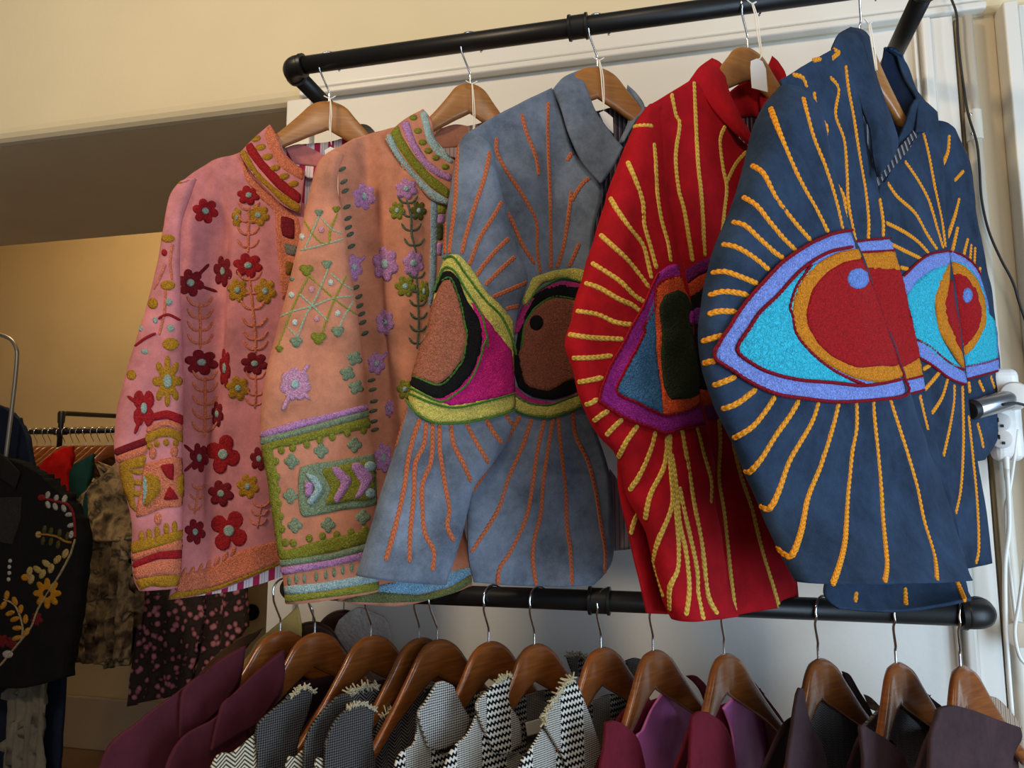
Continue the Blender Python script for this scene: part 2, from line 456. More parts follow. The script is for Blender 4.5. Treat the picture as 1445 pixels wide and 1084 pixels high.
def sprig(fr, stem, tgt, col, parent, n=6, ln=9, w=.0018, up=True):
    pls = [stem]; m = len(stem)-1
    for i in range(n):
        t = m*(i+.4)/n; x, y = cr(stem, t)[:2]
        for sg in (-1, 1): pls.append([(x, y), (x+sg*ln*.6, y-ln*.15*(1 if up else -1)), (x+sg*ln, y-ln*.75*(1 if up else -1))])
    return multicord(fr, 'embroidered_sprig', pls, tgt, embro(col), parent, w, .0018)

# ---- wooden hanger
CHROME = plain('chrome', '#d8d8d8', .14, 1)
WOODS = [wood('pale_beech', '#8f5c2b', '#a36d36', .35), wood('walnut_stain', '#6e3a16', '#8a4d1e', .25)]
def hanger(fr, label, group, mat, drop=.075, half=.205, d=-.012, thick=.012, flare=.004, name='wooden_hanger', fs=.03, sv=1.0):
    t = thing(name, label, 'hanger', fr.O+Vector((0, 0, -.18)), group)
    top = [(0, 0), (.02, -.003), (.04, -.0125), (.058, -.031), (.077, -.050), (.096, -.068), (.13, -.097), (.17, -.128), (.205, -.155)]
    bot = [(0, -.060), (.02, -.069), (.04, -.078), (.058, -.087), (.077, -.096), (.096, -.106), (.13, -.128), (.17, -.155), (.205, -.175)]
    top = [(x, z*sv) for x, z in top]; bot = [(x, -.06+(z+.06)*sv) for x, z in bot]
    k = half/.205; S = []
    n = 24
    for i in range(-n, n+1):
        s = abs(i)/n*(len(top)-1); a = cr(top, s); b = cr(bot, s); sg = 1 if i >= 0 else -1
        dd = d+fs*max(0, abs(a[0])-.02)
        th = (thick+flare*(a[0]/.2))/2; ring = []
        zc = (a[1]+b[1])/2; hz = (a[1]-b[1])/2; uc = (a[0]+b[0])/2
        for q in range(12):
            an = 2*math.pi*q/12; e = .55; ca = math.cos(an); sa = math.sin(an)
            y = math.copysign(abs(ca)**e, ca)*th; z = math.copysign(abs(sa)**e, sa)*hz
            ring.append(fr.P(sg*uc*k, -drop+zc+z, dd+y))
        S.append(ring)
    V = [p for r in S for p in r]; Fc = []
    for i in range(len(S)-1):
        for q in range(12): Fc.append((i*12+q, i*12+(q+1) % 12, (i+1)*12+(q+1) % 12, (i+1)*12+q))
    Fc += [tuple(range(12)), tuple(range((len(S)-1)*12, len(S)*12))[::-1]]
    body = mk('hanger_arms', V, Fc, mat, t)
    # wire hook: stem, kink, loop over the pipe
    R = .0225; pts = [fr.P(0, -drop-.012, d), fr.P(0, -drop+.016, d), fr.P(-.003, -drop+.024, d*.8), fr.P(-.017, -.022, d*.4)]
    for a in range(200, -41, -20):
        pts.append(fr.P(R*math.cos(math.radians(a)), R*math.sin(math.radians(a))-.003, 0))
    m = (len(pts)-1)*4; P = [tuple(p) for p in pts]
    hv, hf = sweep([cr(P, i*(len(P)-1)/m) for i in range(m+1)], .0019, 8)
    mk('wire_hook', hv, hf, CHROME, t)
    return t

# ================================================================== the place
RY, ZU, ZL, WY = 1.24, 2.254, 1.2525, 1.56
PLASTER = plain('cream_plaster', '#d9cba8', .75, bumpscale=55, bstr=.25, bdist=.003, var=.03)
PAINT = plain('white_gloss_paint', '#d9d6ce', .45, bumpscale=70, bstr=.22, bdist=.002)
TRIMW = plain('white_trim_paint', '#dedbd2', .35)
FARW = plain('cream_far_plaster', '#c6ae80', .8, bumpscale=30, bstr=.15, bdist=.004, var=.04)
DARKGAP = plain('dark_gap', '#15151a', .8)
struct(box('floor', (-5.2, -1.2, -.05), (1.6, 3.8, 0), plain('floor_boards', '#8a6a4a', .5, var=.15)))
struct(box('wall_back', (-.938, WY+.012, 0), (.541, 1.72, 2.372), PAINT))
struct(box('wall_header', (-4.6, WY, 2.366), (1.3, 2.35, 3.1), PLASTER, bev=.032))
struct(box('wall_far', (-5.2, 3.6, 0), (-.6, 3.75, 3.1), FARW))
struct(box('wall_bounce', (-5.2, 1.3, 0), (-5.05, 3.6, 3.1), FARW))  # out of view, added to bounce light into the back room
struct(box('ceiling', (-5.2, 2.3, 3.1), (-.6, 3.75, 3.2), FARW))
bb = struct(box('baseboard_far', (-5.05, 3.575, 0), (-.6, 3.6, .27), plain('tan_baseboard', '#b29d80', .6), bev=.008))  # one even tan, a little darker than the far plaster
struct(box('trim_1', (-.90, WY-.008, 2.394), (.60, WY+.01, 2.436), TRIMW, bev=.006))
struct(box('trim_2', (-.90, WY-.016, 2.373), (.60, WY+.01, 2.389), TRIMW, bev=.005))
struct(box('trim_3', (-.938, WY-.004, 0), (-.872, WY+.012, 2.373), TRIMW, bev=.004))
struct(box('trim_4', (.468, WY-.002, 0), (.474, WY+.014, 2.373), TRIMW, bev=.002))
struct(box('trim_5', (.480, WY-.012, 0), (.500, WY+.014, 2.373), TRIMW, bev=.006))
struct(box('trim_6', (.500, WY-.004, 0), (.541, WY+.014, 2.373), TRIMW, bev=.003))
struct(box('gap_shade', (.541, WY+.03, 0), (.56, WY+.2, 2.373), DARKGAP))  # near-black strip, stands in for the shade inside the gap
struct(box('door_1', (.549, WY+.012, 0), (.622, WY+.14, 2.373), plain('cream_door_paint', '#bfae90', .4), bev=.004))
struct(box('trim_8', (.622, WY-.03, 0), (.648, WY+.14, 2.373), TRIMW, bev=.004))
struct(box('trim_9', (.654, WY-.012, 0), (.78, WY+.14, 2.373), TRIMW, bev=.004))

PIPE = plain('black_iron', '#1b1a19', .42, .35, bumpscale=300, bstr=.08, bdist=.0008)
PR = .0168
def rail(name, label, z, x0, x1):
    t = thing(name, label, 'clothes rail', (0, WY, z), 'pipe rails on the white wall')
    tube('rail_pipe', [(x0+.03, RY, z), (x1-.03, RY, z)], PR, PIPE, t, 28, 0)
    for x, sg in ((x0, 1), (x1, -1)):
        e = [(x+sg*.030, RY, z)]+[(x+sg*.022*(1-math.sin(a)), RY+.022*(1-math.cos(a)), z) for a in [k*math.pi/12 for k in range(0, 7)]]+[(x, RY+.030, z)]
        tube('pipe_elbow', e, PR*1.22, PIPE, t, 28, 0)
        for c, ax in (((x+sg*.026, RY, z), (sg, 0, 0)), ((x, RY+.026, z), (0, 1, 0))):
            lathe('elbow_collar', c, ax, [(-.001, .018), (0, .0222), (.007, .0222), (.008, .018)], PIPE, t, 28)
        tube('bracket_arm', [(x, RY+.03, z), (x, WY+.012, z)], PR, PIPE, t, 28, 0)
        lathe('wall_flange', (x, WY+.012, z), (0, -1, 0), [(0, .04), (.006, .04), (.008, .026), (.022, .022)], PIPE, t, 32)
    xc = aty(816, 37, RY).x if z > 2 else aty(846, 848, RY).x
    lathe('pipe_coupling', (xc-.018, RY, z), (1, 0, 0), [(0, .0175), (.0005, .0225), (.005, .0228), (.006, .0205), (.030, .0205), (.031, .0228), (.0355, .0225), (.036, .0175)], PIPE, t, 32)
rail('pipe_rail', 'upper black iron pipe rail holding the five embroidered jackets', ZU, -.745, .404)
rail('pipe_rail', 'lower black iron pipe rail holding the row of wool and velvet coats', ZL, -.708, .412)

# right hand conduit, cable, power strip
GREYP = plain('painted_conduit', '#cfc8b8', .45)
t = thing('conduit', 'cream painted vertical conduit pipe with strap clamp beside the door trim', 'pipe', (.562, WY-.02, 0))
tube('conduit_pipe', [(.562, WY-.008, 0), (.562, WY-.008, 2.36)], .0125, GREYP, t, 20, 0)
zc = aty(1372, 175, WY-.02).z
cl = lathe('strap_clamp', (.562, WY-.008, zc-.03), (0, 0, 1), [(0, .0145), (.06, .0145)], GREYP, t, 20)
for dz in (.006, .046): lathe('clamp_screw', (.5535, WY-.02, zc-.026+dz), (-.2, -1, 0), [(-.002, .0028), (.0015, .0028), (.002, .001)], CHROME, cl, 10)
cb = [aty(x, y, WY-.035) for x, y in [(1343,0),(1350,22),(1352,60),(1358,110),(1366,160),(1378,200),(1382,235),(1385,280),(1395,325),(1412,365),(1430,400),(1446,450)]]
cb = [Vector((cb[0].x-.01, WY-.035, 2.42))]+cb+[Vector((cb[-1].x+.06, WY-.035, cb[-1].z-.25)), aty(1424, 568, 1.475)+Vector((.03, 0, -.01)), aty(1415, 571, 1.46)]
tag(tube('power_cable', cb, .0024, plain('black_rubber', '#1c1a1a', .6), None, 8), 'thin black cable drooping down the conduit towards the power strip', 'cable')
WHITEP = plain('white_plastic', '#e4e2dc', .35)
ps = aty(1418, 600, 1.515)
t = thing('power_strip', 'white plastic power strip with round sockets strapped beside the navy jacket', 'power strip', (ps.x, 1.515, ps.z-.08))
def rbox(name, c, size, mat, parent, bev):
    return box(name, (c[0]-size[0]/2, c[1]-size[1]/2, c[2]-size[2]/2), (c[0]+size[0]/2, c[1]+size[1]/2, c[2]+size[2]/2), mat, parent, bev)
rbox('strip_body', (ps.x+.006, 1.53, ps.z+.02), (.052, .034, .17), WHITEP, t, .015)
for k, (x, y) in enumerate([(1412,596),(1414,620)]):
    c = aty(x, y, 1.512)
    so = lathe('socket_face', c, (-.35, -1, 0), [(-.004, .0165), (.004, .0165), (.005, .015)], plain('socket_white', '#d6d2cc', .4), t, 24)
    for dx, dz, sx, sz in ((-.006, .004, .002, .008), (.006, .004, .002, .0065), (0, -.007, .0045, .005)):
        rbox('socket_slot', (c.x+dx, c.y-.005, c.z+dz), (sx, .004, sz), DARKGAP, so, 0)
c = aty(1432, 560, 1.50)
lathe('timer_dial', c+Vector((.004, .02, 0)), (-.3, -1, .1), [(0, .024), (.03, .024), (.036, .02), (.038, .01)], WHITEP, t, 32)
lathe('cord_strain_relief', aty(1420, 655, 1.52), (0, 0, -1), [(-.02, .006), (.03, .005)], WHITEP, t, 12)
a = aty(1374, 578, 1.45); b = aty(1424, 564, 1.50)
t = thing('plug_adapter', 'silver cylindrical plug adapter with black end cap on the power strip', 'adapter', (b.x, b.y, b.z-.02))
ax = (b-a).normalized(); Lb = (b-a).length
lathe('adapter_barrel', a, ax, [(.0, .0165), (.002, .018), (Lb, .018)], plain('brushed_silver', '#b9bcc0', .28, 1), t, 32)
lathe('end_cap', a, ax, [(-.012, .011), (-.010, .015), (-.002, .0175), (.001, .0175)], plain('black_cap', '#0c0c0e', .5), t, 32)
leads = [([(1436,606),(1432,640),(1425,690),(1418,720),(1420,760),(1428,830),(1434,880)], .0028), ([(1421,662),(1424,740),(1418,800),(1420,900),(1428,1010)], .004), ([(1446,790),(1438,850),(1432,890),(1438,925),(1450,940)], .003)]
for k, (pl, r) in enumerate(leads):
    lab = ['thin white flex looping down from the power strip sockets', 'thick white mains lead hanging straight down under the power strip', 'coiled white lead looped low beside the door trim'][k]
    tag(tube('white_lead', [aty(x, y, 1.515-.01*k) for x, y in pl], r, WHITEP, None, 10), lab, 'cable')
lathe_o = lathe('outlet_plate', aty(1437, 895, WY-.034), (-.2, -1, 0), [(0, .022), (.008, .022), (.01, .018)], plain('beige_outlet', '#c9b9a4', .5), None, 24)
tag(lathe_o, 'round beige outlet low on the trim behind the coiled lead', 'outlet')

# ================================================================== jackets on the upper rail
NECKTOP = -.12
def back_half(fr, root, vel, lining, hem, umax=.205, sleeve_len=.50, far=True, lpanel=True, near_u=-.19, zs=-.175):
    """the back of the jacket, the far front and far sleeve, in the jacket's own metres"""
    rows = [[(near_u, zs-.09, -.024), (-.09, -.175, -.03), (.0, -.148, -.034), (.08, -.13, -.03), (umax, zs, -.024)],
            [(near_u, zs-.15, -.03), (-.08, zs-.15, -.036), (0, zs-.15, -.038), (.08, zs-.15, -.036), (umax, zs-.15, -.028)],
            [(near_u, hem*.6, -.03), (-.08, hem*.6, -.036), (0, hem*.6, -.038), (.08, hem*.6, -.036), (umax, hem*.6, -.028)],
            [(near_u, hem, -.03), (-.08, hem, -.04), (0, hem, -.042), (.08, hem, -.04), (umax, hem, -.03)]]
    sheet(fr, 'back_panel', rows, lining, root, t=.005, res=8, local=True, seed=3)
    if lpanel:
        rows = [[(.085, -.135, -.01), (.14, -.15, 0), (umax, zs, -.01)], [(.07, -.27, .0), (.13, -.27, .01), (umax, -.27, -.008)],
                [(.03, hem*.6, 0), (.12, hem*.6, .008), (umax, hem*.6, -.01)], [(.03, hem+.02, 0), (.12, hem+.02, .005), (umax, hem+.02, -.012)]]
        sheet(fr, 'front_panel', rows, vel, root, t=.004, res=8, local=True, seed=5)
    if far:
        s = sleeve_len
        rows = [((umax-.03, zs+.012), (umax+.015, zs-.005)), ((umax-.03, zs-.05), (umax+.06, zs-.04)), ((umax-.02, zs-s*.5), (umax+.10, zs-s*.45)), ((umax+.0, zs-s), (umax+.11, zs-s+.01))]
        sleeve(fr, 'sleeve', rows, vel, root, d=0, b=.25, bmax=.024, nr=30, seg=24, local=True, seed=8)
def price_tag(fr, label, knot, card, parent_z=None, d=.02, rot=0.0, loops=True):
    """string from knot pixels to a white card"""
    k = [fr.at(x, y, d) for x, y in knot]
    t = thing('price_tag', label, 'tag', k[-1]-Vector((0, 0, .03)), 'price tags tied to the hangers')
    tube('tag_string', k, .0011, plain('white_string', '#e8e2d4', .8), t, 6)
    k2 = [p+fr.u*(.003*math.sin(i*1.1))+fr.n*.002 for i, p in enumerate(k)]
    tube('tag_string', k2, .0010, plain('white_string', '#e8e2d4', .8), t, 6)
    tube('string_knot', [k[0]+fr.u*-.012+Vector((0, 0, .004)), k[0], k[0]+fr.u*.01+Vector((0, 0, .006))], .0012, plain('white_string', '#e8e2d4', .8), t, 6)
    if card:
        P = [fr.at(x, y, d+.003) for x, y in card]; c = plain('white_card', '#efe9e4', .7); nn = fr.n*.0008
        n = len(P); V = P+[p-nn for p in P]; Fc = [tuple(range(n)), tuple(range(n, 2*n))[::-1]]+[(i, (i+1) % n, n+(i+1) % n, n+i) for i in range(n)]
        mk('tag_card', V, Fc, c, t, smooth=False)
    return t
FR = [Frame(-.657, RY, ZU, 25), Frame(-.370, RY, ZU, 28), Frame(-.133, RY, ZU, 30), Frame(.126, RY, ZU, 40), Frame(.312, RY, ZU, 48)]
HG = 'pale wooden hangers on the upper rail'
hanger(FR[0], half=.18, label='pale wooden hanger in the collar of the pink flowered jacket', group=HG, mat=WOODS[0])
hanger(FR[1], half=.145, label='pale wooden hanger in the collar of the peach jacket', group=HG, mat=WOODS[0])
hanger(FR[2], half=.18, label='pale wooden hanger in the collar of the grey-blue eye jacket', group=HG, mat=WOODS[0])
hanger(FR[3], half=.17, label='pale wooden hanger in the collar of the red eye jacket', group=HG, mat=WOODS[0])
hanger(FR[4], half=.15, d=-.02, label='pale wooden hanger in the collar of the navy eye jacket', group=HG, mat=WOODS[0])
JG = 'embroidered velvet jackets on the upper rail'

# ---- navy jacket with the red eye
fr = FR[4]
navy = velvet('navy_velvet', '#243347', .45, .3); NLIN = stripes('navy_striped_lining', [(0, '#10131c'), (.55, '#9a96a0'), (.7, '#10131c'), (.8, '#77737f'), (.9, '#10131c')], .012)
GOLD, RED5, PERI, CYAN, ORNG = '#d98a1e', '#ab0d14', '#7f94dd', '#35bcd6', '#d98418'
J = thing('jacket', 'navy velvet jacket with a large red and turquoise eye and gold rays', 'jacket', fr.P(0, -.8), JG)
S = sleeve(fr, 'sleeve', [((1104,120),(1128,132)), ((1085,150),(1142,158)), ((1064,212),(1155,208)), ((1043,280),(1172,268)), ((1016,352),(1190,322)), ((1000,410),(1211,368)), ((992,468),(1236,440)),
    ((995,520),(1264,514)), ((1011,565),(1280,566)), ((1032,611),(1298,619)), ((1055,664),(1318,675)), ((1080,718,.055),(1338,735)), ((1105,778,.08),(1352,785)), ((1130,822,.10),(1364,817))], navy, J, d=.045, bmax=.032, seed=1)
B = sheet(fr, 'front_panel', [[(1104,112),(1145,86),(1178,68)], [(1112,140),(1160,112),(1196,95)], [(1130,180),(1180,160),(1214,150)], [(1150,240),(1195,230),(1236,247)], [(1165,300),(1215,300),(1247,320)],
    [(1185,380),(1235,380),(1269,388)], [(1205,450),(1255,455),(1286,460)], [(1220,520),(1278,525),(1299,522)], [(1195,650),(1300,650),(1326,640)], [(1180,780,.01),(1300,770,.014),(1352,745,.03)], [(1162,835,.012),(1275,838,.024),(1363,818,.055)], [(1184,859,.02),(1275,861,.04),(1368,844,.08)]],
    navy, J, d=.012, amp=.005, seed=2)
Lp = sheet(fr, 'front_panel', [[(1285,150),(1298,138),(1323,158)], [(1262,215),(1302,200),(1331,212)], [(1242,262),(1300,260),(1335,262)], [(1246,335),(1300,335),(1339,340)], [(1270,420),(1315,420),(1350,420)], [(1288,500),(1330,505),(1362,505)],
    [(1300,600),(1345,600),(1372,596)], [(1325,700),(1362,700),(1387,690)], [(1350,806),(1376,801),(1399,795)]], navy, J, d=.0, amp=.004, seed=4)
S2 = sleeve(fr, 'sleeve', [((1316,172),(1342,190)), ((1322,230),(1364,235)), ((1328,300),(1373,300)), ((1332,365),(1383,362)), ((1340,420),(1394,415)), ((1348,470),(1402,470)), ((1356,530),(1411,528)), ((1360,580),(1410,575)), ((1362,625),(1402,618)), ((1364,652),(1384,648))], navy, J, d=-.022, bmax=.016, seed=6)
sheet(fr, 'back_panel', [[(-.15, -.19, -.02), (-.07, -.135, -.03), (0, -.14, -.034), (.07, -.125, -.03), (.15, -.16, -.03)], [(-.15, -.35, -.03), (-.07, -.35, -.036), (0, -.35, -.038), (.07, -.35, -.038), (.16, -.35, -.036)],
    [(-.15, -.75, -.03), (-.07, -.75, -.036), (0, -.75, -.038), (.07, -.75, -.038), (.17, -.72, -.036)]], NLIN, J, t=.005, res=8, local=True)
sheet(fr, 'collar', [[(1174,68,.01),(1194,84,.012),(1209,122,.014),(1223,175,.016),(1231,222,.018),(1236,250,.02)], [(1184,48,.0),(1212,55,.008),(1228,112,.02),(1243,172,.03),(1249,220,.03),(1243,246,.028)], [(1200,38,-.02),(1228,48,-.012),(1240,110,.01),(1262,174,.022),(1268,208,.024),(1250,237,.026)]], navy, J, t=.005, amp=.006, seed=3)
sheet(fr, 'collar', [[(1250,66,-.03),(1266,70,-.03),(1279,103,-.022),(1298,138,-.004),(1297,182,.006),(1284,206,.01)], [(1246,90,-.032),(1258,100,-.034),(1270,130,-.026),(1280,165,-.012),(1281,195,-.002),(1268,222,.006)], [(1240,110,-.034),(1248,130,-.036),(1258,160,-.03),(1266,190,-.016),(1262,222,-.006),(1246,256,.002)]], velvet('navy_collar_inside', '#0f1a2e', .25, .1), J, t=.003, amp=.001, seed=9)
sheet(fr, 'collar_roll', [[(1249,66,-.028),(1263,72,-.026),(1276,106,-.02),(1294,141,-.002),(1293,186,.008)], [(1262,72,-.024),(1280,90,-.02),(1293,125,-.01),(1309,150,.006),(1306,186,.012)]], navy, J, t=.004, amp=.0005)
sheet(fr, 'facing', [[(1296,190,.008),(1285,208,.010),(1265,232,.010),(1240,262,.010)], [(1289,184,.004),(1276,200,.006),(1256,222,.006),(1236,250,.006)]], NLIN, J, t=.002, amp=.001)
C5 = cordmat(GOLD)
def rays(fr, kk, lists, tgt, mat, parent, w=.0038, h=.0018):
    for pl in lists: cord(fr, 'embroidered_ray', kk(pl), tgt, mat, parent, w, h)
rays(fr, K9, [[(288,325),(320,410),(370,530),(410,610),(450,680),(490,760)], [(403,290),(415,340),(440,430),(480,530),(515,640),(540,748)], [(222,525),(265,555),(310,640),(370,720),(430,788)], [(192,635),(240,665),(285,720),(335,780),(378,822)],
    [(155,722),(200,735),(250,780),(300,825),(335,850)], [(120,800),(170,810),(230,845),(285,890)], [(82,900),(130,895),(190,915),(245,938)], [(72,978),(120,965),(170,968),(212,978)], [(70,1045),(110,1033),(172,1035)]], S, C5, J)
rays(fr, K10, [[(48,150),(85,138),(125,128)], [(52,225),(75,218),(100,215)], [(85,300),(120,288),(165,268)], [(115,380),(170,360),(235,310)], [(155,480),(220,440),(270,380),(298,335)], [(192,586),(210,594),(250,550),(300,470),(350,400),(380,348)],
    [(245,708),(278,718),(310,660),(345,560),(385,490),(425,420),(447,352)], [(305,852),(350,880),(385,800),(410,680),(450,580),(480,490),(500,420),(515,355)], [(485,990),(510,930),(535,830),(545,680),(560,530),(575,440),(575,355)],
    [(670,968),(678,900),(665,760),(658,640),(645,500),(635,400),(632,350)], [(848,960),(840,880),(805,760),(780,640),(745,520),(710,410),(688,342)]], S, C5, J)
rays(fr, K9, [[(550,178),(560,260),(580,370),(600,500),(620,620),(630,720),(628,785)], [(495,218),(525,260),(515,350),(545,440),(555,560),(560,660),(585,790)], [(450,355),(485,395),(465,470)], [(440,270),(447,325)], [(470,520),(510,580),(545,640),(550,745)],
    [(365,210),(400,220),(415,255)], [(505,120),(545,143)], [(435,162),(465,155)], [(668,640),(680,720),(680,775)]], B, C5, J)
rays(fr, K10, [[(790,330),(803,390),(818,450)], [(575,1000),(570,1035)], [(740,985),(742,1045)], [(915,960),(945,1035)]], B, C5, J)
rays(fr, K9, [[(755,510),(800,575),(840,650),(870,750),(890,815)], [(695,585),(730,635),(790,690),(830,760),(868,818)], [(690,725),(750,755),(800,790),(838,830)], [(710,800),(770,830),(812,850)], [(740,880),(770,888)], [(810,380),(835,470),(860,600),(885,720),(897,810)]], Lp, C5, J, .004)
rays(fr, K10, [[(800,245),(825,230)], [(805,315),(840,275),(858,252)], [(830,395),(865,340),(885,275)], [(870,540),(890,450),(905,360),(907,295)], [(912,735),(930,640),(938,480),(935,300)], [(980,905),(990,850),(985,700),(970,540),(955,400)]], Lp, C5, J, .004)
rays(fr, K9, [[(838,340),(845,430),(858,520)], [(910,420),(905,480),(880,540),(868,600)], [(928,580),(960,545)], [(945,640),(930,700),(910,760),(900,780)], [(940,740),(920,830)], [(975,780),(960,840)], [(987,800),(982,860)], [(1000,810),(997,880)], [(1018,880),(1012,910)]], S2, C5, J, .004)
rays(fr, K10, [[(955,285),(960,325)], [(990,280),(1008,320)], [(1030,265),(1045,310)], [(985,425),(1000,480),(1005,512)]], S2, C5, J, .004)
crs = K9([(565,755),(590,850),(640,980)])+K10([(665,110),(720,260)])
# the eye across the near sleeve: border, white, ring, iris, pupil, each outlined in red
eo = K10([(90,195)])+K9([(150,1075),(200,1000),(260,930),(330,860),(420,800),(500,765),(562,755)])+K9([(590,850),(640,980)])+K10([(665,110),(720,260),(735,330)])+K10([(620,350),(500,355),(400,345),(300,330),(220,295),(150,250)])
patch(fr, 'eye_border', eo, S, embro(PERI), J, .003)
cy = K10([(162,180),(200,110),(240,50)])+K9([(310,970),(360,915),(420,875),(470,865)])+K9([(400,960)])+K10([(370,60),(400,160),(450,220),(560,288),(480,285),(380,280),(290,262),(220,230)])
patch(fr, 'eye_white', cy, S, embro(CYAN), J, .003, .0018)
og = K9([(583,820),(520,830),(450,865),(390,920),(360,990),(350,1060)])+K10([(345,60),(355,120),(400,180),(470,230),(560,275),(650,290),(722,268),(705,225),(665,110)])+K9([(640,975),(600,875)])
patch(fr, 'eye_ring', og, S, embro(ORNG), J, .003, .003)
rd = K9([(587,856),(530,865),(470,900),(420,960),(400,1030)])+K10([(390,40),(395,100),(430,160),(480,205),(560,240),(640,235),(702,230),(665,110)])+K9([(640,975),(602,880)])
patch(fr, 'eye_iris', rd, S, embro(RED5), J, .003, .0045)
patch(fr, 'eye_pupil', K9(ell(574,924,36,36)), S, embro('#6f8fd8'), J, .003, .0062)
R5 = embro('#9a1226', 700)
cords(fr, 'eye_outline', [eo[8:]+eo[:8], K9([(562,812),(480,832),(400,880),(340,940),(300,985)])+K10([(240,50),(200,110),(162,180),(220,230),(290,262),(380,282),(480,290),(600,300),(718,280)]),
    K9([(420,875),(370,945),(345,1020)])+K10([(345,60),(360,130),(420,200),(500,258),(600,300)])], S, R5, J, .0022, .003, .0042)
# the eye carried on over the front edge
for nm, pl, c, lf in [('eye_border', K9([(570,793),(700,782),(716,822),(650,826),(588,830)]), PERI, 0), ('eye_ring', K9([(588,832),(650,828),(716,824),(745,905),(660,900),(600,890)]), ORNG, .0005),
    ('eye_iris', K9([(600,888),(660,880),(735,885),(752,940),(770,1060)])+K10([(760,40),(784,200),(715,242),(690,200),(660,100),(620,0)]), RED5, .0012), ('eye_ring', K10([(712,240),(784,205),(797,262),(720,287)]), ORNG, .0005), ('eye_border', K10([(720,287),(798,268),(802,312),(738,330)]), PERI, 0)]:
    patch(fr, nm, pl, B, embro(c), J, .003, lf)
cords(fr, 'eye_outline', [K9([(565,795),(640,785),(705,780)]), K9([(588,830),(650,827),(718,822)]), K10([(718,285),(798,266)]), K10([(740,330),(802,314)])], B, R5, J, .002, .003, .002)
# the eye on the far front and far sleeve
for nm, pl, c, lf in [('eye_border', K9([(748,912),(790,872),(840,838),(906,825),(908,875),(850,890),(800,925),(762,975)]), PERI, 0), ('eye_white', K9([(762,978),(800,925),(850,890),(906,870),(880,930),(858,1000)])+K10([(840,60),(862,140),(900,205),(932,248),(880,225),(800,165),(775,140),(760,60)]), CYAN, .0005),
    ('eye_ring', K9([(908,868),(880,910),(855,985)])+K10([(838,30),(850,110),(900,190),(936,240),(930,190),(905,130),(880,60)])+K9([(905,960)]), ORNG, .0012), ('eye_iris', K9([(914,925),(890,985)])+K10([(868,40),(885,100),(925,190),(920,100),(905,20)]), RED5, .002), ('eye_border', K10([(775,145),(820,170),(880,220),(938,250),(946,296),(890,275),(830,230),(790,205)]), PERI, 0)]:
    patch(fr, nm, pl, Lp, embro(c), J, .003, lf)
for nm, pl, c, lf in [('eye_border', K9([(906,828),(950,840),(990,870),(1015,910),(1042,1000),(1052,1080)])+K10([(1050,100),(1054,200),(1056,245),(1000,262),(946,275),(938,240),(925,100)]), PERI, 0), ('eye_white', K9([(912,866),(960,870),(1000,910),(1025,960),(1042,1040)])+K10([(1040,80),(1050,205),(1000,222),(938,232),(925,100)]), CYAN, .0012),
    ('eye_ring', K9([(910,868),(960,880),(1000,925),(1025,985),(1033,1050)])+K10([(1012,60),(1002,110),(965,175),(925,202),(915,100)]), ORNG, .0024), ('eye_iris', K9([(916,908),(960,912),(996,960),(1016,1030)])+K10([(996,55),(980,110),(945,162),(926,178),(912,100)]), RED5, .0034)]:
    patch(fr, nm, pl, S2, embro(c), J, .003, lf)
patch(fr, 'eye_pupil', K9(ell(962,980,17,26)), S2, embro('#6f8fd8'), J, .003, .005)
cords(fr, 'eye_outline', [K9([(748,912),(790,870),(840,836),(906,824)]), K10([(775,143),(820,168),(880,218),(936,248)]), K10([(785,205),(830,232),(890,277),(945,297)])], Lp, R5, J, .002, .003, .002)
cords(fr, 'eye_outline', [K9([(906,826),(950,838),(990,868),(1015,908)]), K10([(936,236),(1000,224),(1052,208)]), K10([(946,278),(1000,264),(1056,248)])], S2, R5, J, .002, .003, .002)
price_tag(fr, 'loop of white string tied around the hook above the navy jacket', [(1226,33),(1228,50),(1232,75),(1236,100)], None)

# ---- red jacket with the green eye
fr = FR[3]
redv = velvet('crimson_velvet', '#a00d18', .3, .3); RLIN = stripes('red_striped_lining', [(0, '#4a1620'), (.6, '#c9a7a2'), (.75, '#4a1620'), (.9, '#a98c88')], .009)
GOLD4 = '#d1a848'
J = thing('jacket', 'crimson velvet jacket with a green and blue eye and yellow braid rays', 'jacket', fr.P(0, -.8), JG)
S = sleeve(fr, 'sleeve', K7.rows([[(372,180),(418,190)], [(335,225),(410,240)], [(285,330),(416,320)], [(215,520),(428,520)], [(160,720),(455,700)], [(118,870),(485,810)], [(75,1000),(518,950)]])+
    K8.rows([[(22,40),(485,40)], [(45,120),(492,130)], [(85,260),(505,240)], [(150,370),(530,340)], [(215,460),(552,460)], [(255,600),(548,600)], [(320,730),(565,700)], [(355,870),(585,850)], [(390,980),(605,960)], [(425,1048),(625,1022)]]), redv, J, d=.04, bmax=.028, seed=11, amp=.009)
B = sheet(fr, 'front_panel', K7.rows([[(390,172),(465,128),(530,88)], [(405,240),(500,200),(620,200)], [(410,330),(520,330),(720,310)], [(415,480),(560,480),(780,400)], [(430,650),(600,650),(830,600)], [(440,800),(620,800),(850,800)], [(390,1000),(620,1000),(860,1000)]])+
    K8.rows([[(290,100),(560,100),(800,100)], [(232,300),(560,300),(810,300)], [(212,520),(580,520),(820,520)], [(245,720),(590,720),(840,700)], [(290,900),(600,900),(852,880)], [(325,1024),(600,1027),(857,992)]]), redv, J, d=.008, amp=.009, fold=(22, 3), seed=12)
back_half(fr, J, redv, RLIN, -.76, sleeve_len=.45)
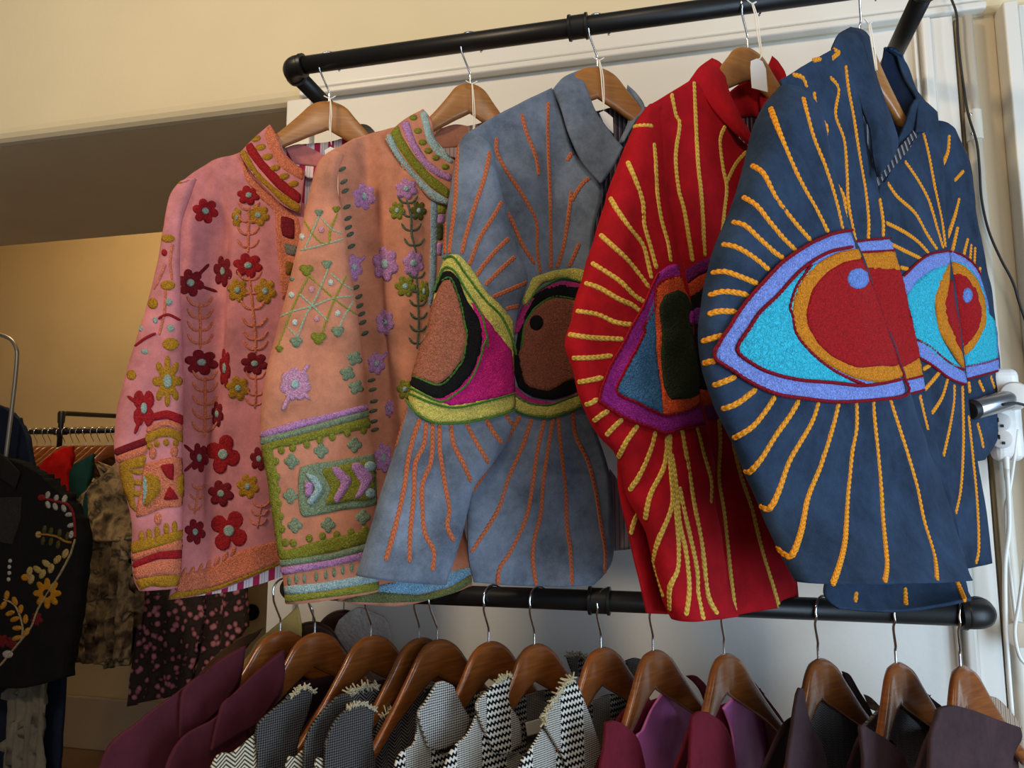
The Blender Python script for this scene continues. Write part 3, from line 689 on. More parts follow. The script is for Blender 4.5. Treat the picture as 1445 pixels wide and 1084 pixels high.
sheet(fr, 'collar', [K7([(526,88,.008),(575,140,.012),(625,210,.014),(690,285,.016),(768,356,.018)]), K7([(560,40,.0),(615,80,.012),(655,165,.02),(705,250,.024),(775,345,.024)]), K7([(612,2,-.018),(655,30,-.01),(675,120,.008),(715,215,.018),(780,330,.022)])], redv, J, t=.005, amp=.004, seed=13)
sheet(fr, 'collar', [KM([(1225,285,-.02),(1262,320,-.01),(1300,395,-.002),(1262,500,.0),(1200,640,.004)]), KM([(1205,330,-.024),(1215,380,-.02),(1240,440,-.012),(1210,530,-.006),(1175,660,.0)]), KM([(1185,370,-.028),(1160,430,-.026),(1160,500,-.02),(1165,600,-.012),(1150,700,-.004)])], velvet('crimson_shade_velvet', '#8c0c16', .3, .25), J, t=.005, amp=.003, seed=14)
sheet(fr, 'back_collar', [KM([(1010,470,-.026),(1060,430,-.03),(1120,392,-.03),(1165,400,-.028)]), KM([(1030,600,-.026),(1080,596,-.03),(1130,592,-.03),(1165,600,-.026)])], redv, J, t=.004, amp=.002)
C4 = cordmat(GOLD4)
rays(fr, K7, [[(300,270),(340,262),(382,265)], [(285,400),(320,480),(345,560),(350,640),(375,730),(398,812)], [(388,330),(395,420),(400,520),(415,620),(440,710),(452,785)], [(218,540),(250,590),(300,660),(345,720),(365,790),(378,850)], [(180,680),(220,715),(280,770),(330,830),(370,885)],
    [(148,788),(200,820),(260,860),(310,910),(352,938)], [(122,865),(180,885),(250,925),(305,950),(335,975)], [(90,972),(170,985),(240,1015),(308,1025)], [(60,1062),(160,1075),(270,1080)]], S, C4, J)
rays(fr, K8, [[(45,92),(120,90),(192,82)], [(65,180),(110,172),(158,162)], [(92,262),(115,255),(140,238)], [(122,322),(150,300),(180,282)], [(168,375),(195,345),(230,312)], [(212,455),(240,400),(285,335)], [(252,575),(290,520),(330,430),(350,355)], [(310,680),(330,590),(375,500),(388,440),(392,375)],
    [(322,985),(335,880),(350,780),(400,660),(412,590),(402,480),(402,365)], [(400,1010),(400,930),(430,860),(432,760),(422,640),(415,600)], [(460,1030),(472,930),(460,800),(438,700),(428,600),(420,520),(408,440)], [(525,1045),(505,950),(500,860),(475,740),(452,640),(436,560)], [(575,1025),(540,950),(520,780),(490,620),(470,490),(450,380),(445,345)], [(550,620),(552,540),(525,440),(510,380),(498,340)]], S, C4, J)
rays(fr, K7, [[(540,95),(545,200),(555,400),(570,550),(582,765)], [(455,140),(470,220),(485,260),(470,380),(480,500),(505,600),(535,785)], [(660,265),(640,320),(650,420),(665,500),(655,600),(640,745)], [(742,362),(700,410),(665,480)], [(455,690),(470,740),(500,810)]], B, C4, J)
rays(fr, K8, [[(580,310),(585,400),(580,530),(600,660),(620,850),(640,1018)], [(630,400),(660,520),(700,640),(740,800),(780,930),(802,1008)], [(258,735),(270,690),(285,655)], [(535,320),(530,370)]], B, C4, J)
MAG, CORAL, DGRN, SBLUE, CRIM = '#ae2c98', '#ea5a2c', '#2c3420', '#4a7fae', '#b8102c'
eo = K7([(440,800),(475,795),(487,840),(515,930),(525,1050)])+K8([(490,120),(500,230),(515,290),(522,335),(450,345),(385,365),(330,345),(240,310),(160,260),(145,235),(165,160),(200,90)])+K7([(270,1084),(300,1030),(340,960),(375,880),(400,830)])
patch(fr, 'eye_border', eo, S, embro(MAG), J, .003)
patch(fr, 'eye_white', K7([(388,925),(392,1084)])+K8([(345,60),(375,295),(350,285),(205,215),(230,150),(270,70),(305,-5)])+K7([(345,1030)]), S, embro(SBLUE), J, .003, .0016)
patch(fr, 'eye_ring', K7([(390,885),(430,852),(484,842),(500,895),(520,950),(525,1050)])+K8([(490,120),(500,265),(375,300),(365,200),(345,60),(345,0)])+K7([(383,1000)]), S, embro(CORAL), J, .003, .0026)
patch(fr, 'eye_iris', K7([(398,960),(420,915),(470,895),(500,910),(520,960),(525,1050)])+K8([(488,100),(497,225),(400,245),(372,200),(358,80),(362,0)]), S, embro(DGRN), J, .003, .004)
patch(fr, 'eye_pupil', K7(ell(517,1002,9,26)), S, embro('#b02cae'), J, .003, .0055)
cords(fr, 'eye_outline', [K8([(522,335),(450,345),(385,365),(330,345),(240,310),(160,260),(145,235),(165,160),(200,90)])+K7([(275,1084),(300,1030),(340,960),(375,880),(400,830)]), K7([(484,842),(430,852),(390,885),(383,960),(340,1040)])+K8([(305,-5),(270,70),(230,150),(205,215),(280,255),(375,300),(440,285),(500,265)])], S, embro(CRIM, 700), J, .0022, .003, .003)
for nm, pl, c, lf in [('eye_border', K7([(488,832),(560,782),(660,752),(662,800),(560,832),(500,880)]), '#7c1f6c', 0), ('eye_ring', K7([(500,885),(560,838),(640,810),(640,850),(600,872),(520,927)]), '#cf4a22', .0005), ('eye_iris', K7([(518,928),(600,872),(640,850),(650,1060)])+K8([(560,60),(590,205),(510,205),(495,100)]), '#120f12', .0012),
    ('eye_ring', K8([(505,205),(600,212),(605,255),(512,265)]), '#cf4a22', .0005), ('eye_border', K8([(512,266),(605,258),(612,305),(525,318)]), '#7c1f6c', 0)]:
    patch(fr, nm, pl, B, embro(c), J, .003, lf)
patch(fr, 'eye_pupil', K7(ell(548,995,25,34)), B, embro('#7d2d8e'), J, .003, .003)
price_tag(fr, 'white card price tag tied to the hook over the red jacket', [(1061,5),(1066,25),(1069,50),(1074,78),(1070,86)], KM([(1120,310),(1150,298),(1178,312),(1195,350),(1205,470),(1125,448),(1117,345)]), d=.03)

# ---- grey-blue jacket with the brown eye
fr = FR[2]
grey = velvet('grey_blue_velvet', '#66707f', .45, .35); GLIN = stripes('dark_striped_lining', [(0, '#2a2530'), (.6, '#8d7f86'), (.75, '#2a2530'), (.9, '#6d6068')], .009)
RUST, YEL, PINK, BLK, BRN, GRN = '#b0603c', '#d8cb66', '#cf1f7c', '#0d0d10', '#b06a50', '#5f9a3c'
J = thing('jacket', 'grey-blue velvet jacket with a brown and pink eye and rust braid rays', 'jacket', fr.P(0, -.8), JG)
S = sleeve(fr, 'sleeve', K5.rows([[(425,240),(490,262)], [(400,280),(522,300)], [(380,380),(545,410)], [(355,540),(580,540)], [(335,690),(625,690)], [(318,800),(662,800)], [(292,920),(628,905)], [(265,1050),(608,1040)]])+
    K6.rows([[(240,150),(642,150)], [(212,265),(645,285)], [(180,385),(615,400)], [(145,500),(550,500)], [(105,620),(480,590)], [(68,745),(455,690)], [(30,870),(420,830)], [(5,945),(370,985)]]), grey, J, d=.035, bmax=.028, seed=21, amp=.007)
B = sheet(fr, 'front_panel', K5.rows([[(430,240),(600,140),(757,62)], [(460,280),(640,250),(800,150)], [(500,400),(680,380),(850,310)], [(540,520),(720,520),(945,440)], [(570,660),(750,660),(915,600)], [(610,800),(780,790),(905,760)], [(570,1000),(780,1000),(905,1000)]])+
    K6.rows([[(570,200),(780,200),(918,200)], [(550,380),(780,380),(975,360)], [(460,600),(780,570),(1036,560)], [(455,750),(770,720),(1048,740)], [(460,880),(760,870),(1046,890)], [(482,975),(740,994),(965,986)]]), grey, J, d=.006, amp=.009, fold=(20, 3), seed=22)
back_half(fr, J, grey, GLIN, -.73, sleeve_len=.45)
sheet(fr, 'collar', [K5([(762,66,.006),(792,150,.012),(825,250,.016),(875,350,.018),(945,432,.02)]), K5([(800,25,-.004),(840,90,.012),(875,195,.02),(925,285,.024),(992,365,.024)]), K5([(857,0,-.018),(884,58,-.004),(920,150,.01),(975,225,.018),(1030,290,.022)])], grey, J, t=.005, amp=.003, seed=23)
sheet(fr, 'collar', [KM([(488,432,-.02),(540,480,-.01),(576,545,-.002),(535,600,.0),(470,722,.004)]), KM([(470,560,-.024),(480,590,-.02),(490,620,-.014),(470,670,-.008),(440,730,.0)])], grey, J, t=.005, amp=.002, seed=24)
sheet(fr, 'facing', [K5([(1000,330,.004),(960,450,.004),(935,560,.004),(905,740,.002)]), K5([(950,430,.004),(905,480,.004),(890,600,.004),(880,740,.002)])], GLIN, J, t=.003, amp=.001)
sheet(fr, 'lining', [K6([(1030,520,-.008),(1060,560,-.008),(1100,600,-.008)]), K6([(1040,700,-.008),(1075,700,-.008),(1110,700,-.008)]), K6([(1046,848,-.008),(1080,846,-.008),(1112,842,-.008)])], stripes('pale_pin_stripe', [(0, '#6d7687'), (.5, '#c9b7b4'), (.6, '#6d7687'), (.75, '#b48d8f')], .008), J, t=.003, amp=.001)
C3 = cordmat(RUST)
rays(fr, K5, [[(398,280),(390,380),(385,500),(370,620),(362,700)], [(518,308),(500,400),(460,520),(430,620),(410,700)], [(565,500),(530,560),(480,640),(440,745)], [(592,640),(540,690),(490,750),(468,785)], [(615,710),(560,760),(500,820)], [(660,808),(600,835),(530,865)], [(630,898),(580,910)], [(350,580),(345,700)]], S, C3, J)
rays(fr, K6, [[(265,315),(235,400),(215,490),(200,600),(165,750),(125,890)], [(290,330),(280,420),(245,500),(240,620),(225,780),(222,895)], [(315,330),(310,480),(275,580),(275,690),(285,780),(320,850),(315,930)], [(343,340),(345,450),(365,580),(382,680),(375,750),(402,810)], [(388,340),(400,420),(440,500),(470,570)], [(450,335),(490,410),(520,460),(540,495)], [(530,318),(560,370),(595,415)], [(605,295),(636,340)], [(212,275),(190,350),(168,430)]], S, C3, J)
rays(fr, K5, [[(640,165),(660,240),(695,330),(705,400)], [(742,120),(740,250),(748,450),(750,600),(752,760)], [(545,255),(545,310),(580,380),(640,470),(690,560),(700,620),(700,700),(712,775)], [(585,540),(610,590),(640,660),(690,740)], [(830,460),(815,580),(800,670),(775,755)], [(860,660),(835,720),(820,750)], [(832,312),(812,345)], [(900,408),(870,435),(840,480),(830,500)]], B, C3, J)
rays(fr, K6, [[(668,305),(620,390),(560,480),(475,610)], [(715,315),(680,420),(620,560),(580,680),(520,780),(470,855)], [(765,320),(735,460),(715,600),(690,720),(630,850),(585,920),(578,990)], [(800,315),(780,440),(762,560),(750,700),(725,800),(718,880),(732,988)], [(820,305),(830,420),(850,600),(855,740),(870,850),(877,988)], [(878,275),(890,380),(940,490),(970,600),(990,730),(1010,850),(1008,940)]], B, C3, J)
eo = K5([(345,722),(365,705),(400,705),(450,760),(500,840),(560,900),(605,960),(608,1050)])+K6([(640,100),(643,215),(643,275),(560,305),(430,330),(320,330),(250,290),(215,238),(240,160),(272,30)])+K5([(300,900),(322,790)])
patch(fr, 'eye_border', eo, S, embro(YEL), J, .003)
patch(fr, 'eye_white', K5([(425,835),(460,890),(520,970),(590,1060)])+K6([(630,60),(640,215),(560,235),(450,260),(380,265),(300,238),(400,200),(470,120),(490,0)])+K5([(470,960)]), S, embro(PINK), J, .003, .0012)
bk = K5([(312,850),(345,772),(370,768),(400,800),(430,880),(480,960),(495,1050)])+K6([(520,0),(500,70),(460,150),(400,210),(340,240),(270,210),(232,182),(242,145),(330,180),(430,60)])+K5([(425,1000),(370,830),(340,812),(318,850)])
patch(fr, 'eye_ring', bk, S, embro(BLK), J, .003, .0022)
patch(fr, 'eye_iris', K5([(340,812),(370,800),(400,880),(425,1000),(432,1084)])+K6([(445,20),(430,80),(390,140),(335,180),(300,168),(243,145),(270,30)])+K5([(278,1030),(305,900)]), S, embro(BRN), J, .003, .0034)
G3 = embro(GRN, 700)
cords(fr, 'eye_outline', [K5([(345,722),(380,715),(430,790),(500,880),(560,945),(600,1040)])+K6([(640,60)]), K5([(312,850),(345,762),(380,764),(420,830),(490,950),(505,1060)])+K6([(525,0),(505,75),(465,160),(400,222),(340,247),(230,195)]), K5([(340,806),(372,796),(404,880),(428,1000)])+K6([(445,10),(434,80),(392,145),(335,184),(243,148)]), K6([(643,280),(560,310),(430,334),(320,333),(250,292),(215,238)]), K6([(640,215),(560,240),(450,268),(380,272),(300,250),(225,215)])], S, G3, J, .0016, .0026, .0042)
for nm, pl, c, lf in [('eye_border', K5([(640,880),(665,830),(682,792),(760,765),(840,755),(888,768),(888,815),(800,790),(720,812),(690,845),(655,905)]), YEL, .0), ('eye_white', K5([(605,1000),(640,905),(680,862),(740,822),(800,806),(880,818),(880,840),(760,840),(680,900),(630,1000)]), '#c0337a', .0006),
    ('eye_ring', K5([(612,1084),(630,980),(680,865),(740,828),(800,817),(880,834),(880,900),(800,868),(720,880),(680,910),(645,970),(630,1084)])+K6([(665,60),(690,170),(780,205),(850,165),(905,145),(905,205),(800,240),(720,230),(660,190),(640,110),(645,0)]), BLK, .0012),
    ('eye_iris', K5([(640,1050),(645,980),(690,905),(760,870),(850,880),(900,900)])+K6([(905,80),(905,150),(850,168),(780,206),(700,190),(675,150),(658,60)]), '#9c5a44', .002), ('eye_white', K6([(640,180),(700,230),(800,250),(910,205),(912,222),(850,246),(780,268),(700,258),(645,228)]), '#c0337a', .0006), ('eye_border', K6([(645,226),(700,256),(780,266),(850,242),(915,218),(914,262),(860,287),(780,309),(700,301),(645,281)]), YEL, .001)]:
    patch(fr, nm, pl, B, embro(c), J, .003, lf)
patch(fr, 'eye_pupil', K5(ell(692,966,26,30)), B, embro('#141114'), J, .003, .0036)
cords(fr, 'eye_outline', [K5([(655,905),(690,848),(740,816),(800,794),(885,818)]), K5([(640,1060),(648,980),(690,908),(760,866),(850,876)]), K6([(645,283),(700,304),(780,312),(860,290),(914,265)]), K6([(645,224),(700,254),(780,262),(850,238),(914,215)])], B, G3, J, .0016, .0026, .003)
price_tag(fr, 'white card price tag tucked into the collar of the grey-blue jacket', [(845,85),(848,105),(850,130),(852,156)], KM([(345,575),(368,565),(385,575),(415,600),(418,680),(375,640)]), d=.0)

# ---- peach jacket with lattice and medallion needlework
fr = FR[1]
peach = velvet('peach_velvet', '#b97a60', .3, .3); PLIN = stripes('peach_striped_lining', [(0, '#c9a79a'), (.6, '#7e5a5c'), (.75, '#c9a79a')], .008)
LIL, OLV, SAGE, DSAGE, PBLU = '#c48cc0', '#8a8a2e', '#86987a', '#5f6b58', '#a9c3c4'
J = thing('jacket', 'peach velvet jacket with olive, lilac and sage lattice needlework', 'jacket', fr.P(0, -.85), JG)
S = sleeve(fr, 'sleeve', K3.rows([[(350,205),(420,215)], [(305,250),(395,290)], [(275,350),(392,370)], [(240,500),(418,500)], [(200,680),(440,670)], [(160,850),(468,840)], [(118,1010),(490,1000)]])+
    K4.rows([[(80,60),(495,60)], [(55,230),(508,215)], [(55,370),(525,350)], [(78,510),(542,490)], [(100,660),(548,640)], [(122,810),(548,780)], [(148,950),(552,900)], [(158,1058),(556,1005)]]), peach, J, d=.035, bmax=.03, seed=31, amp=.006)
B = sheet(fr, 'front_panel', K3.rows([[(360,205,-.004),(500,125,.0),(575,104,.004),(655,88,.002)], [(390,260,.0),(500,240,.0),(620,215,.014),(660,190,.014)], [(400,400,.0),(540,400,-.008),(630,400,.018),(890,420,.016)], [(410,600,0),(560,600,-.008),(640,600,.018),(920,500,.016)], [(430,800,0),(570,800,-.008),(640,800,.018),(920,700,.016)], [(450,1000,0),(590,1000,-.006),(640,1000,.016),(900,1000,.014)]])+
    K4.rows([[(460,200,0),(590,200,-.004),(650,200,.014),(800,200,.012)], [(470,500,0),(600,500,0),(680,500,.012),(870,500,.008)], [(450,750,0),(600,750,0),(700,750,.01),(920,750,.006)], [(410,950,0),(580,950,0),(720,930,.008),(945,860,.004)], [(380,1052,0),(560,1066,0),(710,1062,.006),(950,985,.004)]]), peach, J, d=.004, amp=.011, fold=(24, 3), seed=32)
back_half(fr, J, peach, PLIN, -.77, sleeve_len=.5)
CB = sheet(fr, 'collar', [K3([(600,130,.014),(655,232,.02),(730,325,.022),(800,405,.022),(875,432,.022)]), K3([(680,60,.002),(735,150,.018),(790,235,.024),(840,300,.024),(890,335,.022)]), K3([(765,12,-.012),(802,60,.004),(818,140,.012),(858,200,.016),(905,240,.018)])], peach, J, t=.005, amp=.002, seed=33)
sheet(fr, 'back_collar', [K3([(812,130,-.02),(850,95,-.026),(905,78,-.028),(960,85,-.026)]), K3([(830,180,-.02),(880,180,-.026),(925,175,-.028),(970,180,-.026)])], peach, J, t=.004, amp=.002)
sheet(fr, 'lining', [K3([(830,180,-.021),(880,180,-.027),(960,180,-.028)]), K3([(870,215,-.021),(910,225,-.027),(970,240,-.028)])], PLIN, J, t=.003, amp=.001)
for nm, pl, c in [('collar_stripe', [(595,132),(625,125),(660,200),(720,280),(800,360),(872,408),(868,430),(800,408),(730,338),(660,258),(620,200)], PBLU), ('collar_stripe', [(622,120),(655,85),(672,130),(725,215),(795,295),(878,362),(872,402),(800,355),(722,275),(662,192)], OLV),
    ('collar_stripe', [(668,78),(700,66),(730,150),(780,230),(830,272),(888,300),(882,328),(820,302),(760,256),(710,180)], LIL), ('collar_stripe', [(752,30),(776,20),(806,120),(848,190),(898,222),(890,252),(830,216),(785,160),(765,90)], PBLU)]:
    patch(fr, nm, K3(pl), CB, embro(c), J, .0018)
for x, y in [(722,50),(742,108),(762,158),(787,195),(820,225),(862,265)]: patch(fr, 'embroidered_dot', K3(ell(x, y, 18, 13, 9)), CB, embro(OLV), J, .0016, curve=False, step=3)
patch(fr, 'placket_band', K3([(798,400),(828,402),(826,600),(818,800),(800,885),(788,870),(796,600)]), B, embro('#8fa7b6'), J, .0018)
for pl, c in [([(830,430),(866,432),(862,470),(830,470)], OLV), ([(830,474),(860,474),(856,512),(828,510)], LIL), ([(827,515),(852,516),(850,582),(826,582)], '#4a4a22'), ([(826,600),(848,600),(846,652),(826,650)], LIL)]: patch(fr, 'placket_block', K3(pl), B, embro(c), J, .0018)
def fl(kk, x, y, rx, ry, tgt, col, cc, n=6, rot=0, st=(), cut=.58):
    x0, y0 = kk([(x, y)])[0]; return flower(fr, x0, y0, rx/kk.k, (ry or rx)/kk.k, tgt, col, cc, J, n, rot, kk(list(st)), cut)
for a in [(K3,507,395,52,60), (K3,692,362,50,48), (K3,722,688,48,60), (K3,600,690,58,78), (K3,462,705,40,60), (K3,598,945,42,58), (K4,575,440,42,66), (K4,545,40,40,50), (K4,600,230,20,40)]:
    fl(a[0], a[1], a[2], a[3], a[4], B, LIL, PBLU, 6, .3, [(a[1]+50, a[2]-50)] if a[1] in (462, 545) else ())
for a in [(K3,652,457,36,42), (K3,745,458,36,44), (K3,688,788,48,48), (K3,768,810,26,52), (K4,668,150,36,45)]: fl(a[0], a[1], a[2], a[3], a[4], B, OLV if a[1] != 745 else '#5c5a20', PBLU, 6, .1)
sprig(fr, K3([(692,408),(712,480),(715,560),(735,640)]), B, DSAGE, J, 4, 14, .0022)
sprig(fr, K3([(735,735),(742,850),(745,960),(738,1060)]), B, DSAGE, J, 6, 12, .0022)
for x, y in [(405,275),(412,330),(418,370),(425,440),(430,490),(432,530),(440,560),(445,612),(465,792),(478,832),(482,872),(490,908),(495,945),(505,992)]: patch(fr, 'embroidered_leaf', K3(ell(x+6, y, 18, 9, 9, -.5)), B, embro(DSAGE), J, .0022, curve=False, step=3)
for x, y in [(520,110),(525,150),(530,200),(528,240),(530,285),(535,320)]: patch(fr, 'embroidered_leaf', K4(ell(x+4, y, 18, 8, 9, -.3)), B, embro(DSAGE), J, .0022, curve=False, step=3)
for nm, pl, c in [('hem_band', [(545,985),(720,950),(850,925),(946,905),(946,935),(850,990),(720,1020),(545,1008)], '#86b4d2'), ('hem_band', [(400,1048),(540,1010),(720,1022),(850,992),(949,938),(949,972),(820,1040),(700,1052),(560,1056)], '#757a4a')]: patch(fr, nm, K4(pl), B, embro(c), J, .0018)
# sleeve: lattice, hearts, dots
for c, pls in [(OLV, [[(265,740),(200,870),(150,1000),(130,1050)], [(430,740),(380,840),(345,930),(320,1000)], [(265,740),(330,800),(400,860),(475,910)], [(245,500),(300,580),(350,600),(360,540),(390,470)]]),
    ('#9aa88a', [[(350,710),(300,830),(250,920),(215,1010)], [(462,850),(420,920),(395,980)], [(140,920),(200,895),(290,870),(370,840),(460,830)], [(225,820),(290,880),(350,940)], [(175,965),(215,1010)], [(360,730),(420,780),(455,800)], [(310,480),(280,550),(245,630)], [(230,630),(330,605),(415,580)], [(320,490),(370,540),(412,555)]])]:
    for pl in pls: cord(fr, 'lattice_stitch', K3(pl), S, cordmat(c), J, .0018, .0016)
for x, y, r, c in [(255,715,32,OLV), (345,690,25,SAGE), (310,465,20,SAGE), (385,450,18,OLV), (210,1030,30,SAGE), (308,1012,36,OLV), (392,983,30,SAGE), (137,1060,18,OLV), (192,755,12,SAGE)]: patch(fr, 'embroidered_heart', K3(petals(x, y, r, r*.85, 3, math.pi/2, .5)), S, embro(c), J, .0018, curve=False, step=3)
for x, y, c in [(320,540,'#e0a0a8'), (277,800,'#e0a0a8'), (300,928,'#e0a0a8'), (235,570,'#d8dccf'), (360,770,'#d8dccf'), (190,825,'#d8dccf'), (392,905,'#d8dccf'), (205,945,'#d8dccf')]: patch(fr, 'embroidered_dot', K3(ell(x, y, 13, 14, 8)), S, embro(c), J, .0018, curve=False, step=2.5)
fl(K4, 200, 128, 66, 72, S, '#d49bbd', PBLU, 7, .2, [(258,40), (262,192), (145,238)], .8)
for x, y in [(452,18),(422,82),(458,140)]: patch(fr, 'embroidered_leaf', K4(petals(x, y, 34, 32, 4, .4, .45)), S, embro(SAGE), J, .0018, curve=False, step=3)
for nm, pl, c in [('sleeve_band', [(50,332),(200,285),(350,250),(508,212),(512,236),(350,278),(200,318),(52,356)], LIL), ('sleeve_band', [(52,357),(200,320),(350,280),(512,238),(514,264),(350,308),(200,346),(58,384)], SAGE),
    ('sleeve_band', [(60,388),(200,348),(350,310),(514,268),(516,312),(350,346),(200,386),(106,404),(122,500),(130,600),(142,700),(152,830),(300,792),(400,770),(522,740),(520,795),(350,842),(140,872),(105,700),(82,520)], OLV), ('sleeve_band', [(128,876),(350,846),(520,800),(522,830),(350,872),(136,902)], SAGE), ('sleeve_band', [(138,906),(350,874),(522,832),(522,862),(350,902),(148,936)], LIL),
    ('sleeve_band', [(152,986),(300,972),(450,946),(546,925),(550,965),(430,988),(300,1008),(158,1020)], PBLU), ('sleeve_band', [(158,1024),(330,1006),(440,986),(554,966),(556,1000),(450,1020),(300,1038),(160,1054)], '#8f8f35')]: patch(fr, nm, K4(pl), S, embro(c), J, .002)
for x, y in [(142,408),(190,398),(250,384),(305,366),(358,352),(422,335),(490,322),(118,455),(122,520),(124,575),(130,632),(138,688),(144,742),(160,800),(192,802),(260,782),(316,772),(376,766),(436,756),(496,746)]: patch(fr, 'band_tooth', K4(ell(x, y, 15, 18, 9)), S, embro(OLV), J, .0018, curve=False, step=3)
for x, y in [(175,962),(205,955),(240,952),(290,945),(330,937),(365,927),(402,916),(440,906),(480,895)]: patch(fr, 'band_tick', K4(ell(x, y, 8, 22, 8)), S, embro(SAGE), J, .0016, curve=False, step=3)
for x, y in [(185,455),(310,410),(452,385),(180,602),(200,727),(340,725),(488,692)]: patch(fr, 'embroidered_cross', K4(petals(x, y, 32, 34, 4, 0, .5)), S, embro(SAGE), J, .0018, curve=False, step=3)
MD = patch(fr, 'medallion', K4([(222,482),(380,450),(530,425),(548,470),(548,635),(400,662),(238,692),(216,640)]), S, embro(SAGE), J, .002)
for nm, pl, c in [('medallion_field', [(315,490),(420,466),(525,455),(530,610),(430,625),(330,640),(350,570)], OLV), ('chevron', [(358,478),(385,480),(440,530),(425,570),(382,635),(362,612),(395,550),(358,500)], LIL), ('chevron', [(440,465),(475,465),(525,525),(482,600),(450,615),(475,550),(440,490)], LIL),
    ('chevron', [(245,505),(290,520),(318,570),(272,642),(250,628),(285,572)], PBLU), ('chevron', [(243,540),(275,552),(270,598),(246,606)], LIL), ('chevron', ell(512,478,24,22), PBLU), ('chevron', ell(514,590,20,22), PBLU)]: patch(fr, nm, K4(pl), S, embro(c), MD, .0025, .002 if nm == 'medallion_field' else .0036)
price_tag(fr, 'white string hanging straight down the hanger of the peach jacket', [(666,118),(667,145),(668,175),(667,205)], None, d=.004)

# ---- pink jacket with red and mustard flowers
fr = FR[0]
pink = velvet('rose_velvet', '#b87273', .3, .3); KLIN = stripes('raspberry_striped_lining', [(0, '#b01a4a'), (.42, '#e4d4d6'), (.55, '#b9b0b4'), (.6, '#e4d4d6'), (.72, '#b9b0b4'), (.77, '#e4d4d6')], .026)
CRL, MUS, RD, DRD, SG = '#d97a58', '#b3801e', '#a3181f', '#7c1420', '#9db0a2'
J = thing('jacket', 'pink velvet jacket with red and mustard flowers and striped lining', 'jacket', fr.P(0, -.85), JG)
S = sleeve(fr, 'sleeve', K1.rows([[(350,335),(425,320)], [(305,400),(395,400)], [(280,530),(358,520)], [(250,700),(353,700)], [(212,850),(356,860)], [(165,1010),(360,1010)]])+
    K2.rows([[(115,90),(357,90)], [(80,240),(357,240)], [(68,390),(352,400)], [(85,500),(352,500)], [(120,620),(354,610)], [(142,720),(353,720)], [(140,840),(350,830)], [(150,950),(345,920)], [(172,1003),(330,992)]]), pink, J, d=.032, bmax=.028, seed=41, amp=.006)
B = sheet(fr, 'front_panel', K1.rows([[(345,335,-.006),(480,250,0),(560,218,.006),(640,185,.004)], [(345,410,0),(490,380,-.004),(590,340,.016),(700,300,.016)], [(335,550,0),(540,540,-.018),(610,540,.018),(920,450,.016)], [(325,700,0),(545,700,-.02),(610,700,.02),(960,600,.018)], [(325,860,0),(540,850,-.02),(600,850,.02),(960,850,.018)], [(350,1000,0),(535,1000,-.018),(590,1000,.018),(950,1050,.016)]])+
    K2.rows([[(345,150,0),(500,150,-.008),(560,150,.016),(840,150,.014)], [(340,400,0),(440,400,-.006),(510,400,.014),(830,400,.012)], [(340,650,0),(430,650,-.004),(500,650,.012),(820,650,.01)], [(335,850,0),(430,845,0),(540,830,.01),(800,780,.008)], [(295,1042,0),(420,1025,0),(560,985,.006),(790,885,.004)]]), pink, J, d=.004, amp=.012, fold=(24, 3), seed=42)
sheet(fr, 'lining', K2.rows([[(380,960,-.016),(560,930,-.016),(700,880,-.016),(830,830,-.016)], [(400,1030,-.014),(560,1008,-.014),(690,975,-.014),(790,940,-.014)]]), KLIN, J, t=.003, amp=.002)
back_half(fr, J, pink, KLIN, -.76, sleeve_len=.5)
CB = sheet(fr, 'collar', [K1([(612,205,.014),(665,290,.02),(740,372,.022),(800,430,.022),(880,470,.022)]), K1([(675,140,.004),(725,220,.018),(790,300,.024),(840,345,.024),(890,375,.022)]), K1([(745,80,-.012),(780,130,.002),(810,200,.012),(850,245,.016),(900,285,.018)])], pink, J, t=.005, amp=.002, seed=43)
kk = Crop(350,150,3.097)
sheet(fr, 'back_collar', [kk([(165,180,-.02),(230,165,-.026),(300,195,-.028),(360,230,-.026)]), kk([(200,250,-.02),(260,258,-.026),(310,265,-.028),(360,280,-.026)])], pink, J, t=.004, amp=.002)
sheet(fr, 'lining', [kk([(200,250,-.021),(250,258,-.027),(310,265,-.029)]), kk([(260,310,-.015),(300,315,-.022),(340,320,-.029)])], KLIN, J, t=.003, amp=.001)
for pl, c in [([(612,202),(640,195),(690,280),(760,350),(875,432),(872,465),(800,422),(730,352),(660,290)], MUS), ([(640,172),(665,160),(720,240),(800,320),(880,385),(872,425),(780,360),(700,272),(650,207)], RD), ([(738,88),(765,95),(800,195),(840,242),(892,280),(885,322),(800,272),(750,200),(725,130)], CRL)]: patch(fr, 'collar_stripe', K1(pl), CB, embro(c), J, .0018)
for x, y in [(682,142),(705,180),(735,222),(768,270),(808,307),(848,340)]: patch(fr, 'embroidered_dot', K1(ell(x, y, 24, 14, 9, -.2)), CB, embro(MUS), J, .0018, curve=False, step=3)
PB = patch(fr, 'placket_band', K1([(620,220),(660,300),(730,370),(800,430),(870,490),(880,600),(860,700),(830,800),(800,845),(785,700),(772,560),(765,460),(700,400),(640,320)]), B, embro(CRL), J, .0018)
patch(fr, 'placket_block', K1([(795,485),(850,500),(852,580),(800,565)]), B, embro(DRD), PB, .0025, .002); patch(fr, 'placket_block', K1([(810,600),(865,615),(858,655),(815,645)]), B, embro('#7d7468'), PB, .0025, .002); patch(fr, 'placket_block', K1([(815,680),(850,690),(835,740),(815,735)]), B, embro('#8a5a20'), PB, .0025, .002)
